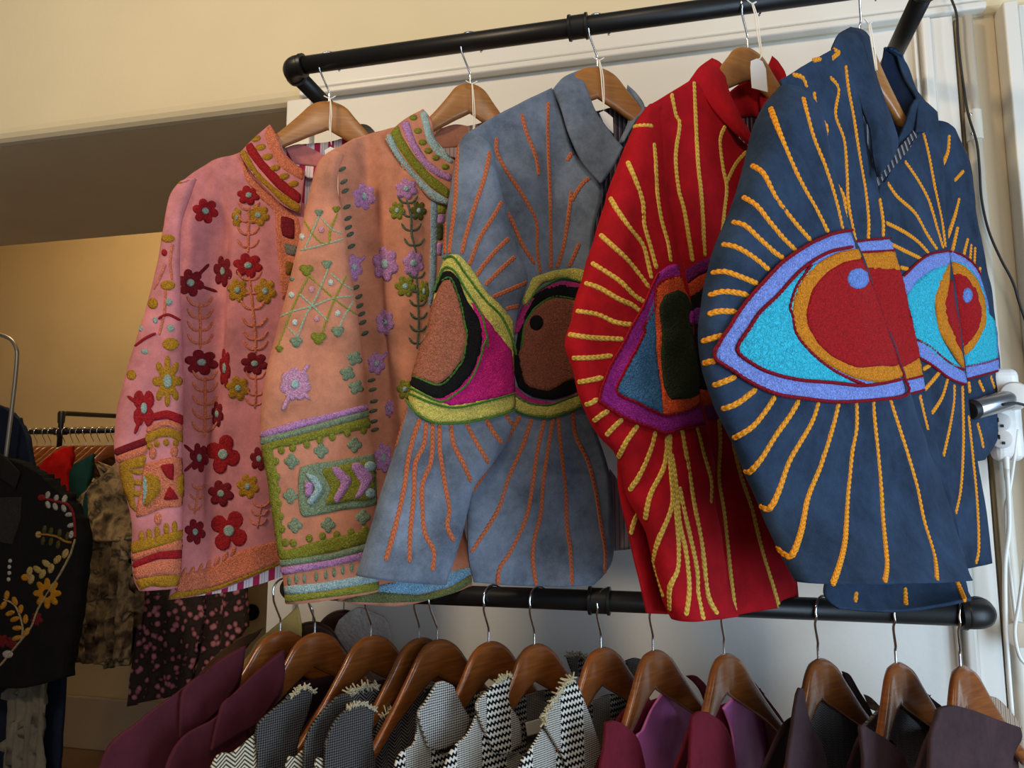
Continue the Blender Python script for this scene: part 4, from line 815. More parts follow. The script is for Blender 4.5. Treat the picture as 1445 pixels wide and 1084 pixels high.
for a in [(K1,465,458,58,56,RD), (K1,653,390,52,44,RD), (K1,695,477,52,48,MUS), (K1,602,487,22,45,MUS), (K1,650,697,66,56,RD), (K1,605,805,46,54,MUS), (K1,725,808,50,58,MUS), (K1,400,772,60,62,DRD,[(480,690),(515,810)]), (K1,540,722,42,70,DRD), (K2,435,35,74,56,DRD), (K2,660,40,60,50,DRD), (K2,535,60,24,86,RD), (K2,590,145,52,54,MUS),
    (K2,503,255,26,56,DRD), (K2,632,562,50,54,MUS), (K2,518,592,56,58,DRD), (K2,425,440,42,64,DRD,[(360,385),(362,498)]), (K2,408,755,46,56,DRD), (K2,680,445,40,52,DRD)]:
    fl(a[0], a[1], a[2], a[3], a[4], B, a[5], SG, 6, .25, a[6] if len(a) > 6 else ())
fl(K2, 527, 425, 74, 86, B, RD, SG, 4, .3, (), .42); fl(K2, 552, 750, 84, 92, B, RD, SG, 4, .55, (), .4)
sprig(fr, K1([(655,745),(668,860),(682,1000),(682,1080)]), B, CRL, J, 6, 17, .0026); sprig(fr, K1([(440,860),(442,960),(442,1060)]), B, CRL, J, 4, 18, .0026); sprig(fr, K1([(655,440),(652,540),(650,640)]), B, CRL, J, 4, 15, .0026)
sprig(fr, K2([(450,95),(450,220),(448,350)]), B, CRL, J, 5, 18, .0026); sprig(fr, K2([(665,85),(665,180),(660,230)]), B, CRL, J, 3, 14, .002); sprig(fr, K2([(425,560),(405,680)]), B, CRL, J, 3, 10, .002); sprig(fr, K2([(690,640),(672,740)]), B, CRL, J, 3, 12, .002)
patch(fr, 'hem_band', K2([(335,945),(420,920),(500,895),(600,835),(745,795),(800,785),(800,868),(500,985),(330,1010)]), B, embro(CRL), J, .0022)
patch(fr, 'hem_band', K2([(296,1040),(330,1008),(500,985),(620,935),(795,868),(796,884),(620,955),(500,1002),(400,1026)]), B, embro(MUS), J, .002)
for x, y in [(362,930),(395,925),(430,912),(465,895),(500,880),(535,860),(570,838)]: patch(fr, 'band_tooth', K2(ell(x, y, 9, 26, 8, .4)), B, embro(CRL), J, .0022, curve=False, step=3)
# sleeve
patch(fr, 'shoulder_stripe', K1([(345,338),(400,287),(455,268),(442,290),(380,328)]), S, embro(MUS), J, .002)
for x, y, rx, ry, c in [(300,578,30,18,MUS), (300,783,32,22,MUS), (235,862,22,25,MUS), (312,1040,36,28,MUS), (285,640,12,15,RD), (303,855,16,16,SG), (312,970,16,16,SG), (245,935,10,14,SG), (182,970,9,14,SG), (200,1072,15,12,SG)]: patch(fr, 'embroidered_dot', K1(ell(x, y, rx, ry, 10)), S, embro(c), J, .0018, curve=False, step=3)
cord(fr, 'stem_stitch', K1([(258,930),(300,910),(352,935)]), S, embro(RD), J, .0025, .0025, braid=False); cord(fr, 'stem_stitch', K1([(158,1048),(200,1015),(248,992)]), S, embro(RD), J, .0025, .0025, braid=False)
for pl in [[(290,690),(270,740),(240,800)], [(320,600),(310,680),(318,760)], [(290,800),(285,900),(262,1000)]]: cord(fr, 'stem_stitch', K1(pl), S, embro(CRL), J, .0018, .0018, braid=False)
fl(K2, 290, 115, 64, 110, S, MUS, SG, 8, 0, (), .2); fl(K2, 190, 230, 52, 90, S, RD, SG, 4, .8, [(122,178),(152,338)], .5)
patch(fr, 'embroidered_dot', K2(ell(138,88,20,22,10)), S, embro(MUS), J, .0018, curve=False, step=3)
for pl, c in [([(205,288),(230,252),(290,238),(355,262),(358,302),(290,276),(230,285),(205,310)], RD), ([(205,312),(290,279),(356,304),(355,332),(280,306),(205,336)], CRL), ([(200,340),(280,310),(353,335),(353,375),(300,352),(250,356),(200,385)], MUS),
    ([(70,402),(195,355),(200,385),(75,430)], DRD), ([(76,434),(198,388),(198,425),(85,462)], CRL), ([(86,466),(197,428),(190,480),(140,490),(150,560),(150,620),(162,672),(135,650),(102,570)], MUS),
    ([(195,470),(260,448),(350,442),(352,640),(280,652),(160,692),(178,560)], CRL), ([(140,800),(200,785),(352,745),(352,775),(320,800),(220,826),(143,845)], MUS), ([(143,850),(260,815),(352,785),(350,830),(250,842),(143,880)], CRL), ([(146,884),(250,838),(350,832),(349,868),(250,872),(150,908)], RD), ([(150,910),(250,876),(348,872),(345,935),(250,940),(158,955)], CRL), ([(158,958),(250,942),(344,940),(336,982),(280,990),(220,985),(178,1000)], MUS)]:
    patch(fr, 'sleeve_band', K2(pl), S, embro(c), J, .002)
for x, y in [(215,390),(245,380),(285,375),(325,378)]: patch(fr, 'band_tooth', K2(ell(x, y, 13, 16, 9)), S, embro(MUS), J, .0018, curve=False, step=3)
for x, y in [(165,500),(165,545),(165,592)]: patch(fr, 'band_tooth', K2(ell(x, y, 26, 13, 9)), S, embro(MUS), J, .0018, curve=False, step=3)
for x, y in [(180,778),(212,768),(246,755),(285,742),(320,735)]: patch(fr, 'band_tooth', K2(ell(x, y, 12, 28, 9)), S, embro(MUS), J, .0018, curve=False, step=3)
for x, y in [(228,420),(318,412),(250,700)]: patch(fr, 'band_tick', K2(ell(x, y, 16, 28, 9)), S, embro(CRL), J, .0018, curve=False, step=3)
for pl, c in [([(200,508),(250,520),(263,572),(240,610),(196,646)], MUS), ([(190,515),(205,525),(222,560),(190,640),(186,580)], SG), ([(262,476),(312,466),(312,535),(285,520)], RD), ([(300,560),(332,615),(275,616)], RD), ([(352,505),(335,515),(325,560),(338,600),(352,605)], MUS)]: patch(fr, 'medallion_block', K2(pl), S, embro(c), J, .003, .0018)
price_tag(fr, 'white string with a clear tag end down the hanger of the pink jacket', [(466,139),(466,160),(465,180),(468,205)], [(458,212),(466,207),(478,212),(478,232),(460,230)], d=.004)

# ================================================================== coats on the lower rail
LG = 'brown wooden hangers on the lower rail'
def coat(x, label, hlabel, mat, lining, deg=57, hdeg=57, backz=-.62, far=True, name='coat', group=None, dh=-.012, bd=-.026, hg=True, y=RY, wd=None):
    fr = Frame(x, y, ZL, deg)
    if hg: hanger(Frame(x, y, ZL, hdeg), hlabel, LG, wd or WOODS[1], drop=.0735, d=dh, thick=.013, flare=.003, fs=.18, sv=1.3)
    J = thing(name, label, 'coat', fr.P(0, -.62), group)
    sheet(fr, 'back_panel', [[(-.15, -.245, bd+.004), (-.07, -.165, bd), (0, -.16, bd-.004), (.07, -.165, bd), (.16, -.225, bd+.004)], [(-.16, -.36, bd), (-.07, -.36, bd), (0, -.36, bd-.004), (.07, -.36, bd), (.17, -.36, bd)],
        [(-.16, backz, bd), (-.07, backz, bd), (0, backz, bd-.004), (.07, backz, bd), (.17, backz, bd)]], lining, J, t=.004, res=8, local=True, amp=.003)
    if far:
        F_ = sheet(fr, 'far_front', [[(.105, -.21, .022), (.14, -.235, .026), (.175, -.27, .02)], [(.07, -.30, .022), (.13, -.30, .026), (.185, -.31, .02)], [(.03, -.42, .022), (.11, -.42, .026), (.185, -.42, .02)], [(.03, backz, .022), (.11, backz, .026), (.185, backz, .02)]], mat, J, t=.004, res=6, local=True, amp=.003)
    return fr, J
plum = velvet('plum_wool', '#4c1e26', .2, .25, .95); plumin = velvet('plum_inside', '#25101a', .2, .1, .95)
tw = tweed('grey_tweed', '#151516', '#5e5a56', 'fine', .38); hb = tweed('light_herringbone', '#3a3530', '#cfc2a4', 'herring', .8); hbd = tweed('dark_herringbone', '#121212', '#77706a', 'herring', .9)
pl1 = tweed('houndstooth_plaid', '#0d0d10', '#cfc8ba', 'plaid', .7); fine = tweed('pale_tweed', '#1c1c1e', '#c2beb6', 'fine', .38); pld = tweed('dim_plaid', '#0c0c0e', '#8d8880', 'plaid', .8)
burg = velvet('burgundy_velvet', '#5c1422', .25, .35); plin = plain('orchid_lining', '#c86cae', .55, bumpscale=25, bstr=.35, bdist=.006, var=.15, vscale=9)
aub = velvet('aubergine_velvet', '#3b2a2c', .3, .4); slin = tweed('striped_grey_lining', '#3a3a42', '#85827f', 'herring', 1.3)
fringe_m = tweed('frayed_wool', '#2a2622', '#e0d3ae', 'fine', .25)
def fringe(fr, px, parent, d=.0, r=.006):
    """short frayed yarn ends along an edge"""
    V = []; Fc = []; m = len(px)-1; n = 46
    for i in range(n):
        x, y = cr(px, i*m/(n-1))[:2]; p = fr.at(x, y, d)
        a = Vector((random.uniform(-1, 1), random.uniform(-1, 1), random.uniform(-.2, 1))).normalized(); l = random.uniform(.6, 1.5)*r
        v, f = sweep([p-a*l*.6, p+a*l*.1+Vector((0, 0, .001)), p+a*l], .0013, 5); b = len(V); V += v; Fc += [tuple(q+b for q in k) for k in f]
    o = mk('frayed_fringe', V, Fc, fringe_m, parent); o['kind'] = 'stuff'; return o
CW = 'plum wool coats'
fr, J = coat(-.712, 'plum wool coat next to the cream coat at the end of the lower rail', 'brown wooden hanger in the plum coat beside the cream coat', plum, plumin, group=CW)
sheet(fr, 'front_panel', [[(305,935),(328,920),(347,912)], [(252,977),(300,955),(342,950)], [(196,1018),(265,1010),(328,1003)], [(140,1084),(215,1075),(300,1062)], [(120,1300),(230,1300),(340,1300)]], plum, J, d=.024, amp=.003)
sheet(fr, 'collar', [[(290,950),(318,928),(345,913)], [(258,978),(295,975),(340,955)], [(254,1045),(285,1025),(314,996)]], plum, J, d=.034, t=.006, amp=.003)
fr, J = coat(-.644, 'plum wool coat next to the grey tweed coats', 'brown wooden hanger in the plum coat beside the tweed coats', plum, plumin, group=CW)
sheet(fr, 'front_panel', [[(376,936),(390,924),(401,918)], [(338,972),(372,962),(399,975)], [(306,1012),(345,1010),(378,1005)], [(238,1072),(300,1062),(350,1045)], [(190,1300),(280,1300),(370,1300)]], plum, J, d=.024, amp=.003)
sheet(fr, 'collar', [[(328,984),(364,948),(401,918)], [(312,1000),(350,988),(399,968)], [(298,1062),(330,1042),(364,1022)]], plum, J, d=.034, t=.006, amp=.003)
TG = 'grey tweed coats'
fr, J = coat(-.537, 'grey tweed coat hanging next to the plum coats', 'brown wooden hanger in the tweed coat next to the plum coats', tw, plumin, group=TG)
sheet(fr, 'lapel', L1.rows([[(225,850),(240,848),(260,850)], [(110,945),(180,940),(240,950)], [(-10,1030),(120,1040),(240,1050)], [(-150,1700),(100,1700),(300,1700)]]), hb, J, d=.024, amp=.003)
sheet(fr, 'collar', L1.rows([[(400,665),(460,620),(515,640)], [(300,740),(390,740),(485,765)], [(225,830),(330,860),(445,880)], [(235,1040),(330,1040),(430,1030)], [(235,1600),(330,1600),(430,1600)]]), tw, J, d=.032, t=.006, amp=.005)
fringe(fr, L1([(405,660),(440,630),(480,615),(518,640)]), J, .034)
fr, J = coat(-.447, 'grey tweed coat with a frayed collar between the two other tweed coats', 'brown wooden hanger in the middle tweed coat', tw, hbd, group=TG, dh=-.014, bd=-.02, far=False)
sheet(fr, 'lapel', L1.rows([[(478,920),(500,930),(520,940)], [(430,970),(480,980),(520,990)], [(370,1040),(450,1050),(540,1050)], [(300,1700),(450,1700),(560,1700)]]), hb, J, d=.006, amp=.002)
sheet(fr, 'collar', L1.rows([[(640,665),(685,650),(722,672)], [(560,745),(625,745),(705,765)], [(490,850),(560,860),(610,850)], [(470,1040),(530,1040),(590,1030)], [(470,1600),(530,1600),(590,1600)]]), tw, J, d=.018, t=.006, amp=.004)
sheet(fr, 'back_collar', L1.rows([[(690,650),(760,622),(850,606)], [(690,720),(760,700),(850,690)], [(690,800),(760,800),(850,800)]]), hbd, J, d=-.02, amp=.002)
fringe(fr, L1([(690,648),(760,620),(845,606)]), J, -.016, .009)
fr, J = coat(-.421, 'grey tweed coat hanging next to the houndstooth coats', 'brown wooden hanger in the tweed coat next to the houndstooth coats', tw, hbd, group=TG, dh=-.004)
sheet(fr, 'lapel', L1.rows([[(560,990),(575,985),(590,990)], [(520,1040),(550,1050),(580,1050)], [(450,1700),(600,1700),(800,1700)]]), hb, J, d=.022, amp=.002)
sheet(fr, 'collar', L1.rows([[(690,725),(760,702),(832,735)], [(620,800),(710,800),(818,835)], [(582,900),(700,920),(826,955)], [(575,1050),(700,1060),(838,1060)], [(575,1600),(700,1600),(838,1600)]]), tw, J, d=.03, t=.006, amp=.004)
sheet(fr, 'back_collar', L1.rows([[(850,780),(960,710),(1095,610)], [(830,860),(950,840),(1075,760)], [(830,1040),(940,1000),(1040,930)], [(830,1500),(940,1500),(1040,1500)]]), hbd, J, d=-.016, amp=.003)
fringe(fr, L1([(860,770),(960,705),(1050,640),(1100,600)]), J, -.012, .010); fringe(fr, L1([(690,722),(760,700),(830,730)]), J, .032, .006)
HGp = 'black and white houndstooth coats'
fr, J = coat(-.325, 'houndstooth coat with plain grey collar next to the tweed coats', 'brown wooden hanger in the grey-collared houndstooth coat', pl1, pld, group=HGp)
sheet(fr, 'front_panel', L1.rows([[(1045,760),(1060,780),(1090,800)], [(1030,900),(1090,920),(1150,960)], [(930,1026),(1080,1040),(1280,1000)], [(900,1600),(1100,1600),(1400,1600)]]), pl1, J, d=.022, amp=.003)
sheet(fr, 'collar', L1.rows([[(1150,595),(1185,586),(1228,606)], [(1095,690),(1170,690),(1275,710)], [(1055,760),(1150,790),(1315,785)], [(1110,930),(1180,930),(1280,870)]]), fine, J, d=.032, t=.006, amp=.003)
fr, J = coat(-.247, 'houndstooth coat between two other houndstooth coats', 'brown wooden hanger in the middle houndstooth coat', pl1, pld, group=HGp)
sheet(fr, 'front_panel', L2.rows([[(85,760),(110,780),(150,820)], [(40,850),(110,900),(190,950)], [(-80,1026),(80,1040),(330,1000)], [(-150,1600),(100,1600),(400,1600)]]), pl1, J, d=.022, amp=.003)
sheet(fr, 'collar', L2.rows([[(190,590),(225,565),(258,552)], [(130,650),(190,660),(248,690)], [(90,730),(190,780),(304,790)], [(180,950),(240,950),(315,900)]]), pl1, J, d=.032, t=.006, amp=.003)
sheet(fr, 'back_collar', L2.rows([[(545,455),(600,450),(658,492)], [(580,560),(610,560),(660,570)]]), pld, J, d=-.026, amp=.002)
sheet(fr, 'neck_label', L2.rows([[(330,795),(412,772)], [(342,865),(415,845)]]), plain('white_label', '#d6d0c4', .8), J, d=-.018, t=.001, amp=.001)
fringe(fr, L2([(190,590),(225,563),(255,555)]), J, .034); fringe(fr, L2([(545,455),(600,448),(655,488)]), J, -.022, .008)
fr, J = coat(-.137, 'houndstooth coat next to the burgundy velvet coats', 'brown wooden hanger in the houndstooth coat beside the burgundy coats', pl1, pld, group=HGp)
sheet(fr, 'front_panel', L2.rows([[(420,830),(440,850),(470,900)], [(350,950),(450,960),(560,1020)], [(300,1040),(450,1060),(700,1060)], [(200,1600),(450,1600),(800,1600)]]), pl1, J, d=.022, amp=.003)
sheet(fr, 'collar', L2.rows([[(500,660),(540,590),(580,568)], [(440,740),(540,690),(634,690)], [(430,800),(560,830),(692,850)], [(540,1000),(620,1010),(718,950)], [(560,1200),(650,1200),(730,1180)]]), pl1, J, d=.032, t=.006, amp=.003)
sheet(fr, 'back_collar', L2.rows([[(850,480),(900,466),(952,485)], [(880,600),(920,600),(955,590)]]), pld, J, d=-.026, amp=.002)
fringe(fr, L2([(425,800),(440,740),(500,650),(540,590),(575,568)]), J, .034, .008)
BG = 'burgundy velvet coats'
fr, J = coat(-.054, 'burgundy velvet coat with orchid lining next to the houndstooth coats', 'brown wooden hanger in the burgundy coat beside the houndstooth coats', burg, burg, group=BG, far=False)
sheet(fr, 'lining', L2.rows([[(985,720),(1060,618),(1150,640),(1215,690)], [(930,830),(1040,800),(1130,800),(1210,800)], [(890,900),(1000,960),(1100,960),(1205,960)], [(900,1250),(1000,1250),(1100,1250),(1200,1250)]]), plin, J, d=-.02, amp=.006)
sheet(fr, 'front_panel', L2.rows([[(750,800),(790,788),(830,800)], [(745,870),(820,870),(895,865)], [(735,940),(830,960),(930,970)], [(715,1100),(830,1100),(950,1100)], [(700,1500),(830,1500),(960,1500)]]), burg, J, d=.03, amp=.004, t=.006)
sheet(fr, 'back_collar', L2.rows([[(1160,558),(1200,556),(1240,590)], [(1230,640),(1265,645),(1305,700)], [(1270,800),(1295,800),(1320,800)]]), burg, J, d=-.016, amp=.002)
fr, J = coat(.055, 'burgundy velvet coat with orchid lining next to the aubergine coats', 'brown wooden hanger in the burgundy coat beside the aubergine coats', burg, burg, group=BG, far=False)
sheet(fr, 'lining', L3.rows([[(75,650),(130,590),(205,590)], [(110,760),(180,760),(255,720)], [(130,960),(200,960),(290,900)], [(130,1200),(200,1200),(290,1200)]]), plin, J, d=-.016, amp=.005)
sheet(fr, 'front_panel', L2.rows([[(1192,770),(1225,742),(1270,748)], [(1188,820),(1270,810),(1340,800)], [(1182,930),(1280,920),(1388,900)], [(1178,1100),(1290,1100),(1405,1100)], [(1170,1500),(1290,1500),(1420,1500)]]), burg, J, d=.03, amp=.004, t=.006)
sheet(fr, 'back_collar', L3.rows([[(188,520),(215,530),(250,578)], [(230,620),(280,650),(335,700)], [(265,760),(330,780),(388,800)], [(285,960),(330,960),(380,960)], [(285,1300),(330,1300),(380,1300)]]), burg, J, d=-.01, amp=.003)
AG = 'aubergine velvet coats'
fr, J = coat(.192, 'aubergine velvet coat standing open next to the burgundy coats', 'brown wooden hanger in the aubergine coat beside the burgundy coats', aub, aub, group=AG, far=False, deg=45, hdeg=52)
sheet(fr, 'lining', L3.rows([[(425,580),(500,485),(570,482),(640,500)], [(430,650),(530,650),(610,640),(700,640)], [(490,770),(570,770),(640,770),(705,760)], [(540,950),(600,950),(640,950),(700,920)], [(540,1300),(600,1300),(640,1300),(700,1300)]]), slin, J, d=-.02, amp=.004)
sheet(fr, 'front_panel', L3.rows([[(412,590),(424,560),(438,560)], [(400,680),(430,690),(460,690)], [(388,780),(450,800),(510,790)], [(372,922),(455,930),(545,910)], [(350,1250),(450,1250),(560,1250)]]), aub, J, d=.05, amp=.006, t=.006)
sheet(fr, 'back_collar', L3.rows([[(620,480),(655,500),(695,570)], [(670,620),(705,640),(745,660)], [(690,760),(730,770),(770,770)], [(690,1200),(730,1200),(770,1200)]]), aub, J, d=-.012, amp=.003)
sheet(fr, 'patterned_facing', L3.rows([[(715,585),(745,600),(795,650)], [(740,650),(760,660),(785,668)]]), blotch('patch_print', ['#2a2430', '#9c8f6a', '#7a4a3a', '#2a2430'], 60), J, d=-.014, t=.002, amp=.001)
fr, J = coat(.300, 'aubergine velvet coat with striped lining between the two other aubergine coats', 'brown wooden hanger in the middle aubergine coat', aub, aub, group=AG, far=False, deg=45, hdeg=52)
sheet(fr, 'lining', L3.rows([[(715,728),(780,670),(850,606),(1000,620)], [(830,790),(880,760),(950,740),(1020,720)], [(870,860),(930,870),(980,870),(1025,850)], [(900,1250),(930,1250),(980,1250),(1025,1250)]]), slin, J, d=-.02, amp=.004)
sheet(fr, 'front_panel', L3.rows([[(702,745),(715,728),(735,740)], [(710,800),(770,790),(830,800)], [(716,922),(810,905),(915,895)], [(700,1100),(820,1100),(960,1100)], [(690,1400),(820,1400),(970,1400)]]), aub, J, d=.05, amp=.006, t=.006)
sheet(fr, 'back_collar', L3.rows([[(982,570),(1010,585),(1035,615)], [(1005,650),(1045,655),(1080,665)], [(1010,860),(1045,860),(1080,860)]]), aub, J, d=-.012, amp=.002)
fr, J = coat(.386, 'aubergine velvet coat with its collar closed next to the white trim', 'brown wooden hanger in the closed aubergine coat', aub, aub, group=AG, far=False, deg=45, hdeg=52, backz=-.5)
sheet(fr, 'front_panel', L3.rows([[(1072,662),(1150,642),(1280,682),(1432,738)], [(1035,730),(1150,720),(1280,760),(1440,795)], [(1018,830),(1120,830),(1250,850),(1400,885)], [(1010,1000),(1120,1000),(1250,1000),(1395,1000)], [(1000,1400),(1120,1400),(1250,1400),(1400,1400)]]), aub, J, d=.055, amp=.009, t=.006)
sheet(fr, 'back_collar', L3.rows([[(1275,602),(1320,600),(1380,660),(1434,735)], [(1280,690),(1330,700),(1380,730),(1425,750)]]), stripes('beige_striped_lining', [(0, '#9a846c'), (.5, '#5a4a44'), (.62, '#b39c80'), (.8, '#5a4a44')], .012), J, d=-.02, amp=.002)
# two coats hooked over the bracket arm behind the plum ones
crm = velvet('cream_wool', '#c9a860', .15, .2, .95); wht = plain('white_fleece', '#b9b0a8', .95, bumpscale=140, bstr=.9, bdist=.006, var=.12, vscale=60); brf = velvet('brown_fur', '#4a3626', .35, .3, .95)
DW = wood('dark_stain', '#2c160c', '#45240f', .3)
fr, J = coat(-.706, 'cream wool coat with brown fur edge hooked behind the plum coats', 'dark wooden hanger behind the plum coats, nearer the rail', crm, crm, deg=12, hdeg=12, y=1.33, wd=DW, backz=-.6)
sheet(fr, 'front_panel', [[(362,905),(392,880),(420,856)], [(335,940),(380,915),(425,890)], [(250,985),(340,960),(420,940)], [(200,1060),(300,1060),(410,1060)], [(200,1200),(300,1200),(410,1200)]], crm, J, d=.006, amp=.002)
sheet(fr, 'fur_edge', [[(352,895),(362,892),(372,886)], [(310,920),(325,925),(340,920)], [(280,952),(295,960),(300,955)]], brf, J, d=.012, t=.012, amp=.006)
fr, J = coat(-.706, 'white fleece coat hooked nearest the wall behind the plum coats', 'dark wooden hanger behind the plum coats, nearer the wall', wht, wht, deg=8, hdeg=8, y=1.46, wd=DW, backz=-.6)
sheet(fr, 'front_panel', [[(478,875),(505,858),(540,872)], [(470,900),(510,890),(548,890)], [(470,960),(510,960),(560,960)], [(470,1150),(510,1150),(560,1150)]], wht, J, d=.012, amp=.006, t=.01)

# ================================================================== back room
t = thing('pipe_rail', 'thin black pipe rail on the far wall of the back room', 'clothes rail', (-3.0, 3.6, 1.6))
zr = aty(85, 609, 3.1).z; xe = aty(87, 585, 3.1).x; ze = aty(87, 583, 3.1).z
tube('rail_pipe', [(-4.5, 3.1, zr), (-1.9, 3.1, zr)], .0125, PIPE, t, 16, 0)
tube('bracket_arm', [(xe, 3.1, zr-.12), (xe, 3.1, ze-.03), (xe, 3.108, ze-.008), (xe, 3.13, ze), (xe, 3.6, ze+.02)], .0125, PIPE, t, 16, 0)
lathe('pipe_tee', (xe-.035, 3.1, zr), (1, 0, 0), [(0, .018), (.07, .018)], PIPE, t, 16)
lathe('pipe_elbow', (xe, 3.1, ze-.05), (0, 0, 1), [(0, .016), (.05, .018), (.06, .012)], PIPE, t, 16)
lathe('wall_flange', (xe, 3.6, ze+.02), (0, -1, 0), [(0, .042), (.01, .042), (.012, .022), (.04, .02)], PIPE, t, 24)
p = aty(356, 864, 3.6)
t2 = thing('pipe_rail', 'black pipe bracket with round flange low on the far wall', 'bracket', (p.x, 3.6, p.z))
lathe('wall_flange', p, (0, -1, 0), [(0, .042), (.01, .042), (.012, .022), (.04, .02)], PIPE, t2, 24)
tube('bracket_arm', [p, p+Vector((-.0, -.1, 0)), p+Vector((-.0, -.16, 0))], .0125, PIPE, t2, 14, 0)
proto = None
for k in range(13):
    px = 46+k*9.8+random.uniform(-1.5, 1.5); x = aty(px, 609, 3.1).x; f = Frame(x, 3.1, zr, random.uniform(58, 68))
    h = hanger(f, 'small brown wooden hanger on the far rail of the back room', 'hangers on the far rail', WOODS[1], drop=.07, half=.19)
BGR = 'clothes on the far rail'
def far_garment(name, label, cat, mat, rows, x, deg=4, d=.0, amp=.012, fold=(26, 2), t=.03, y=3.1):
    f = Frame(x, y, zr, deg); o = sheet(f, name, rows, mat, None, d=d, amp=amp, fold=fold, t=t, res=9, seed=x); return tag(o, label, cat, BGR)
far_garment('shirt', 'red top hanging on the far rail of the back room', 'shirt', velvet('far_red', '#b8140f', .2, .1), [[(74,640),(88,632),(102,630)], [(52,664),(75,660),(98,655)], [(52,690),(72,694),(94,685)], [(60,800),(80,800),(100,800)]], -3.55, d=.26)
far_garment('shirt', 'dark teal top beside the red one on the far rail', 'shirt', velvet('far_teal', '#17403a', .2, .1), [[(105,655),(118,648),(132,640)], [(84,682),(105,675),(126,668)], [(82,705),(102,708),(122,702)], [(86,820),(105,820),(125,820)]], -3.40, d=.24)
camo = blotch('brown_rose_print', ['#241c14', '#5e4a34', '#a88e66', '#3a2e22', '#c8b088'], 11)
far_garment('jacket', 'brown rose print padded jacket on the far rail', 'jacket', camo, [[(148,668),(166,652),(192,645)], [(120,692),(152,690),(195,690)], [(100,716),(145,730),(200,725)], [(102,745),(140,764),(205,757)]], -3.25, d=.24, amp=.03, fold=(14, 5), t=.06)
far_garment('skirt', 'brown rose print pleated skirt under the padded jacket', 'skirt', camo, [[(124,755),(136,758),(148,760),(170,758),(195,755)], [(116,850),(130,850),(142,850),(165,850),(185,850)], [(104,930),(118,936),(138,938),(152,940),(182,938)]], -3.22, d=.2, amp=.05, fold=(36, 1), t=.04)
far_garment('coat', 'black sheet filling the dark gap behind the rose print skirt on the far rail', 'coat', velvet('far_black', '#0d0c0d', .2, .1), [[(150,690),(175,690),(205,690)], [(105,800),(150,800),(200,800)], [(112,925),(150,930),(188,925)]], -3.1, d=-.06, amp=.01)  # black sheet added to fill the dark gap between the far clothes
flo = floral('pink_floral_print', '#3c2f2b', '#2a211e', '#a85f70', '#d2919c', 28)
far_garment('dress', 'pink floral dress with the longest hem on the far rail', 'dress', flo, [[(200,618),(225,618),(255,618),(288,618)], [(196,840),(220,840),(250,840),(286,840)], [(188,920),(214,915),(245,905),(282,890)], [(178,998),(206,990),(235,985),(266,966)]], -2.75, d=.02, amp=.02, fold=(22, 1), t=.05)
far_garment('dress', 'pink floral dress between the two other floral dresses', 'dress', flo, [[(286,618),(300,618),(314,618)], [(286,840),(300,840),(314,840)], [(282,920),(297,915),(312,905)], [(268,975),(288,960),(306,945)]], -2.5, d=-.03, amp=.012, fold=(22, 1), t=.04)
far_garment('dress', 'short pink floral dress next to the low wall flange', 'dress', flo, [[(316,618),(330,618),(345,618)], [(314,840),(330,840),(344,840)], [(310,925),(328,905),(344,885)]], -2.35, d=-.03, amp=.012, fold=(22, 1), t=.04)
far_garment('coat', 'black coat peeking between the floral dresses', 'coat', velvet('far_black', '#0d0c0d', .2, .1), [[(196,625),(250,625),(318,625)], [(192,840),(250,840),(318,840)], [(190,940),(250,940),(312,900)]], -2.6, d=-.10, amp=.005)
# stand with the dark clothes
ST = plain('grey_tube', '#8f8a80', .4, .7); Y0 = 2.35
hp = [aty(x, y, Y0) for x, y in [(-60,470),(-20,470),(2,473),(16,480),(23,492),(24,505),(21,540),(14,600)]]; b = hp[-1]; d_ = (hp[-1]-hp[-2])
hp += [Vector((b.x-.02, Y0, b.z-.5)), Vector((b.x-.03, Y0, .02))]
l = [Vector((2*hp[0].x-q.x-.3, Y0, q.z)) for q in hp[::-1]]
tag(tube('garment_stand', l+hp, .0075, ST, None, 12), 'thin grey metal garment stand with rounded top in the back room', 'clothes rack')
def stand_garment(name, label, cat, mat, rows, d=0.0, amp=.008, t=.02, y=Y0, fold=(14, 2)):
    f = Frame(-2.4, y, 1.9, -8); o = sheet(f, name, rows, mat, None, d=d, amp=amp, t=t, res=9, fold=fold); return f, tag(o, label, cat, 'dark clothes on the stand')
blk = velvet('black_wool', '#121110', .25, .12, .95)
stand_garment('jacket', 'navy jacket behind the black embroidered jacket', 'jacket', velvet('stand_navy', '#141c2e', .25, .15), [[(-60,560),(0,573),(24,590)], [(-60,620),(10,620),(38,625)], [(-60,700),(10,700),(52,700)], [(-60,900),(20,900),(88,900)], [(-60,1100),(20,1100),(80,1100)], [(-60,1220),(20,1220),(78,1220)]], d=-.05)
stand_garment('skirt', 'grey knit skirt below the black embroidered jacket', 'skirt', velvet('grey_knit', '#6b6558', .2, .2, .95), [[(8,955),(25,955),(42,955),(60,955)], [(8,1020),(25,1020),(42,1020),(60,1020)], [(4,1110),(22,1110),(40,1110),(60,1110)], [(0,1220),(20,1220),(40,1220),(60,1220)]], d=.02, amp=.02, fold=(40, 1))
f, o = stand_garment('jacket', 'black jacket with a wreath of embroidered leaves and yellow flower', 'jacket', blk, [[(-40,640),(0,645),(30,655),(58,672)], [(-60,680),(0,690),(50,690),(92,706)], [(-60,740),(0,740),(60,740),(108,745)], [(-60,820),(0,820),(60,820),(108,815)], [(-60,900),(0,900),(60,900),(100,890)], [(-60,972),(0,972),(40,970),(86,958)]], d=.09, amp=.008, t=.05)
bm = o
sheet(f, 'collar', [[(-30,640),(0,640),(28,668)], [(-30,670),(0,675),(20,690)]], velvet('black_collar', '#1c1a18', .2, .1), bm, d=.10, amp=.003)
KA = Crop(0,580,4.925); KB = Crop(0,780,3.569)
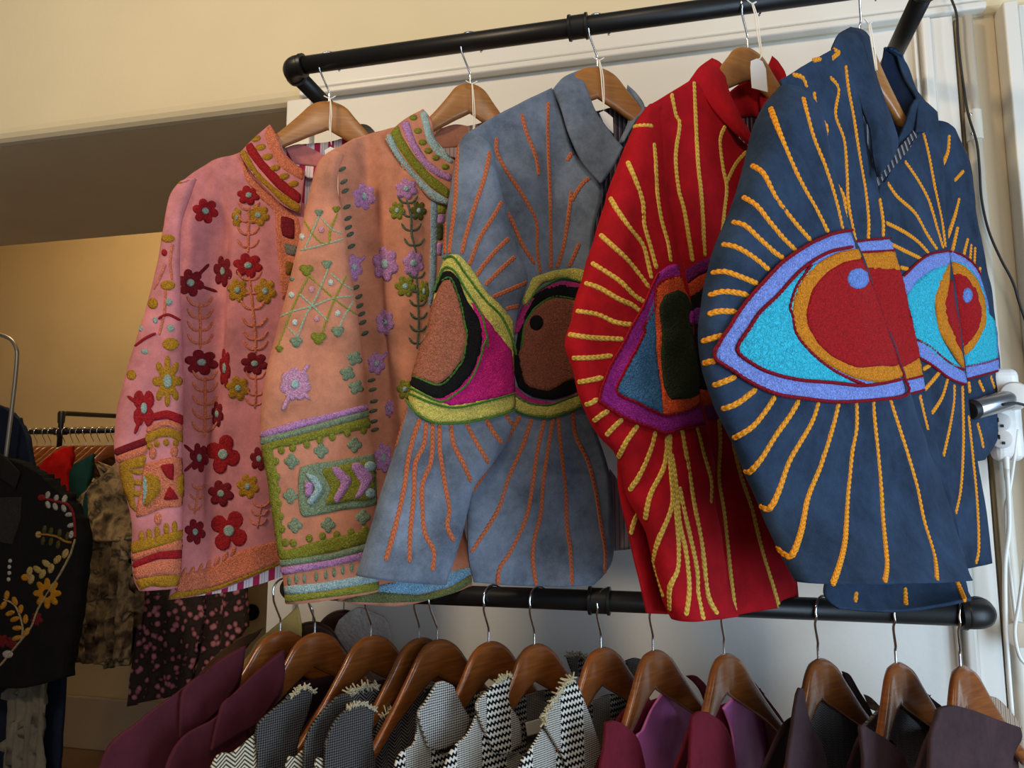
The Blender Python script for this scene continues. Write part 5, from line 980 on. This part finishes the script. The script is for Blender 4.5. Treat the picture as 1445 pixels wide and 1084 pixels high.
def se(nm, pl, c): patch(f, nm, pl, bm, embro(c, 200), bm, .004, step=3, curve=False)
cord(f, 'embroidered_stem', KA([(270,605),(320,610),(400,630),(460,645),(495,680),(515,740),(520,800),(525,880)]), bm, embro('#7c1a22', 200), bm, .005, .004, braid=False)
se('embroidered_bud', KA(ell(290,603,25,22)), '#8c1a1e')
for x, y, r in [(333,585,.3),(392,608,.3),(450,612,.3),(335,652,-.3),(385,665,-.3),(445,678,-.3),(482,720,1.4),(495,795,1.2),(497,860,.2)]: se('embroidered_leaf', KA(ell(x, y, 16, 28, 10, r)), '#a8a49c')
cord(f, 'embroidered_stem', KA([(265,860),(330,860),(400,875),(450,905),(500,915)]), bm, embro('#9a6a28', 200), bm, .004, .004, braid=False)
se('embroidered_bud', KA(ell(268,860,20,24)), '#b09a62')
for x, y in [(310,825),(355,840),(415,850),(470,870),(300,905),(355,910),(405,930)]: se('embroidered_leaf', KA(ell(x, y, 14, 32, 10, .2)), '#4a431e')
cord(f, 'embroidered_stem', KA([(525,890),(500,970)])+KB([(350,20),(290,130),(200,270),(160,370),(100,450),(0,570)]), bm, embro('#a08e6c', 200), bm, .004, .004, braid=False)
for x, y, r in [(290,35,.6),(235,55,-.9),(190,85,-.9),(215,108,.4),(258,80,.3),(150,95,.2),(158,135,.3),(330,5,.4)]: se('embroidered_leaf', KB(ell(x, y, 15, 26, 10, r)), '#ad935a')
se('embroidered_bud', KB(ell(128,125,20,18)), '#b87818')
fx, fy = KB([(238,205)])[0]; flower(f, fx, fy, 20, 22, bm, '#c08318', '#2a1a10', bm, 8, 0, (), .35)
cord(f, 'embroidered_stem', KB([(20,235),(80,270),(115,370),(108,440)]), bm, embro('#a08e6c', 200), bm, .003, .004, braid=False)
for x, y, r in [(35,215,.2),(75,245,-.3),(105,285,.2),(52,305,1.2),(75,335,1.2),(130,335,.1),(88,380,1.5),(135,400,.5),(85,430,1.2),(18,265,.6)]: se('embroidered_leaf', KB(ell(x, y, 13, 25, 10, r)), '#b87e22')
for x, y in [(185,335),(12,445),(60,455)]: fx, fy = KB([(x, y)])[0]; flower(f, fx, fy, 9, 10, bm, '#6e141c', None, bm, 5, .3, (), .5)
se('embroidered_bud', KB(ell(40,512,26,20)), '#a8a49c')
for x, y in [(52,42),(48,72),(48,103),(44,135)]: se('embroidered_dot', KB(ell(x, y, 9, 11, 8)), '#b4b0a8')
se('knit_inset', KA([(-60,600),(150,600),(140,760),(90,930),(-60,900)]), '#2c2a28')
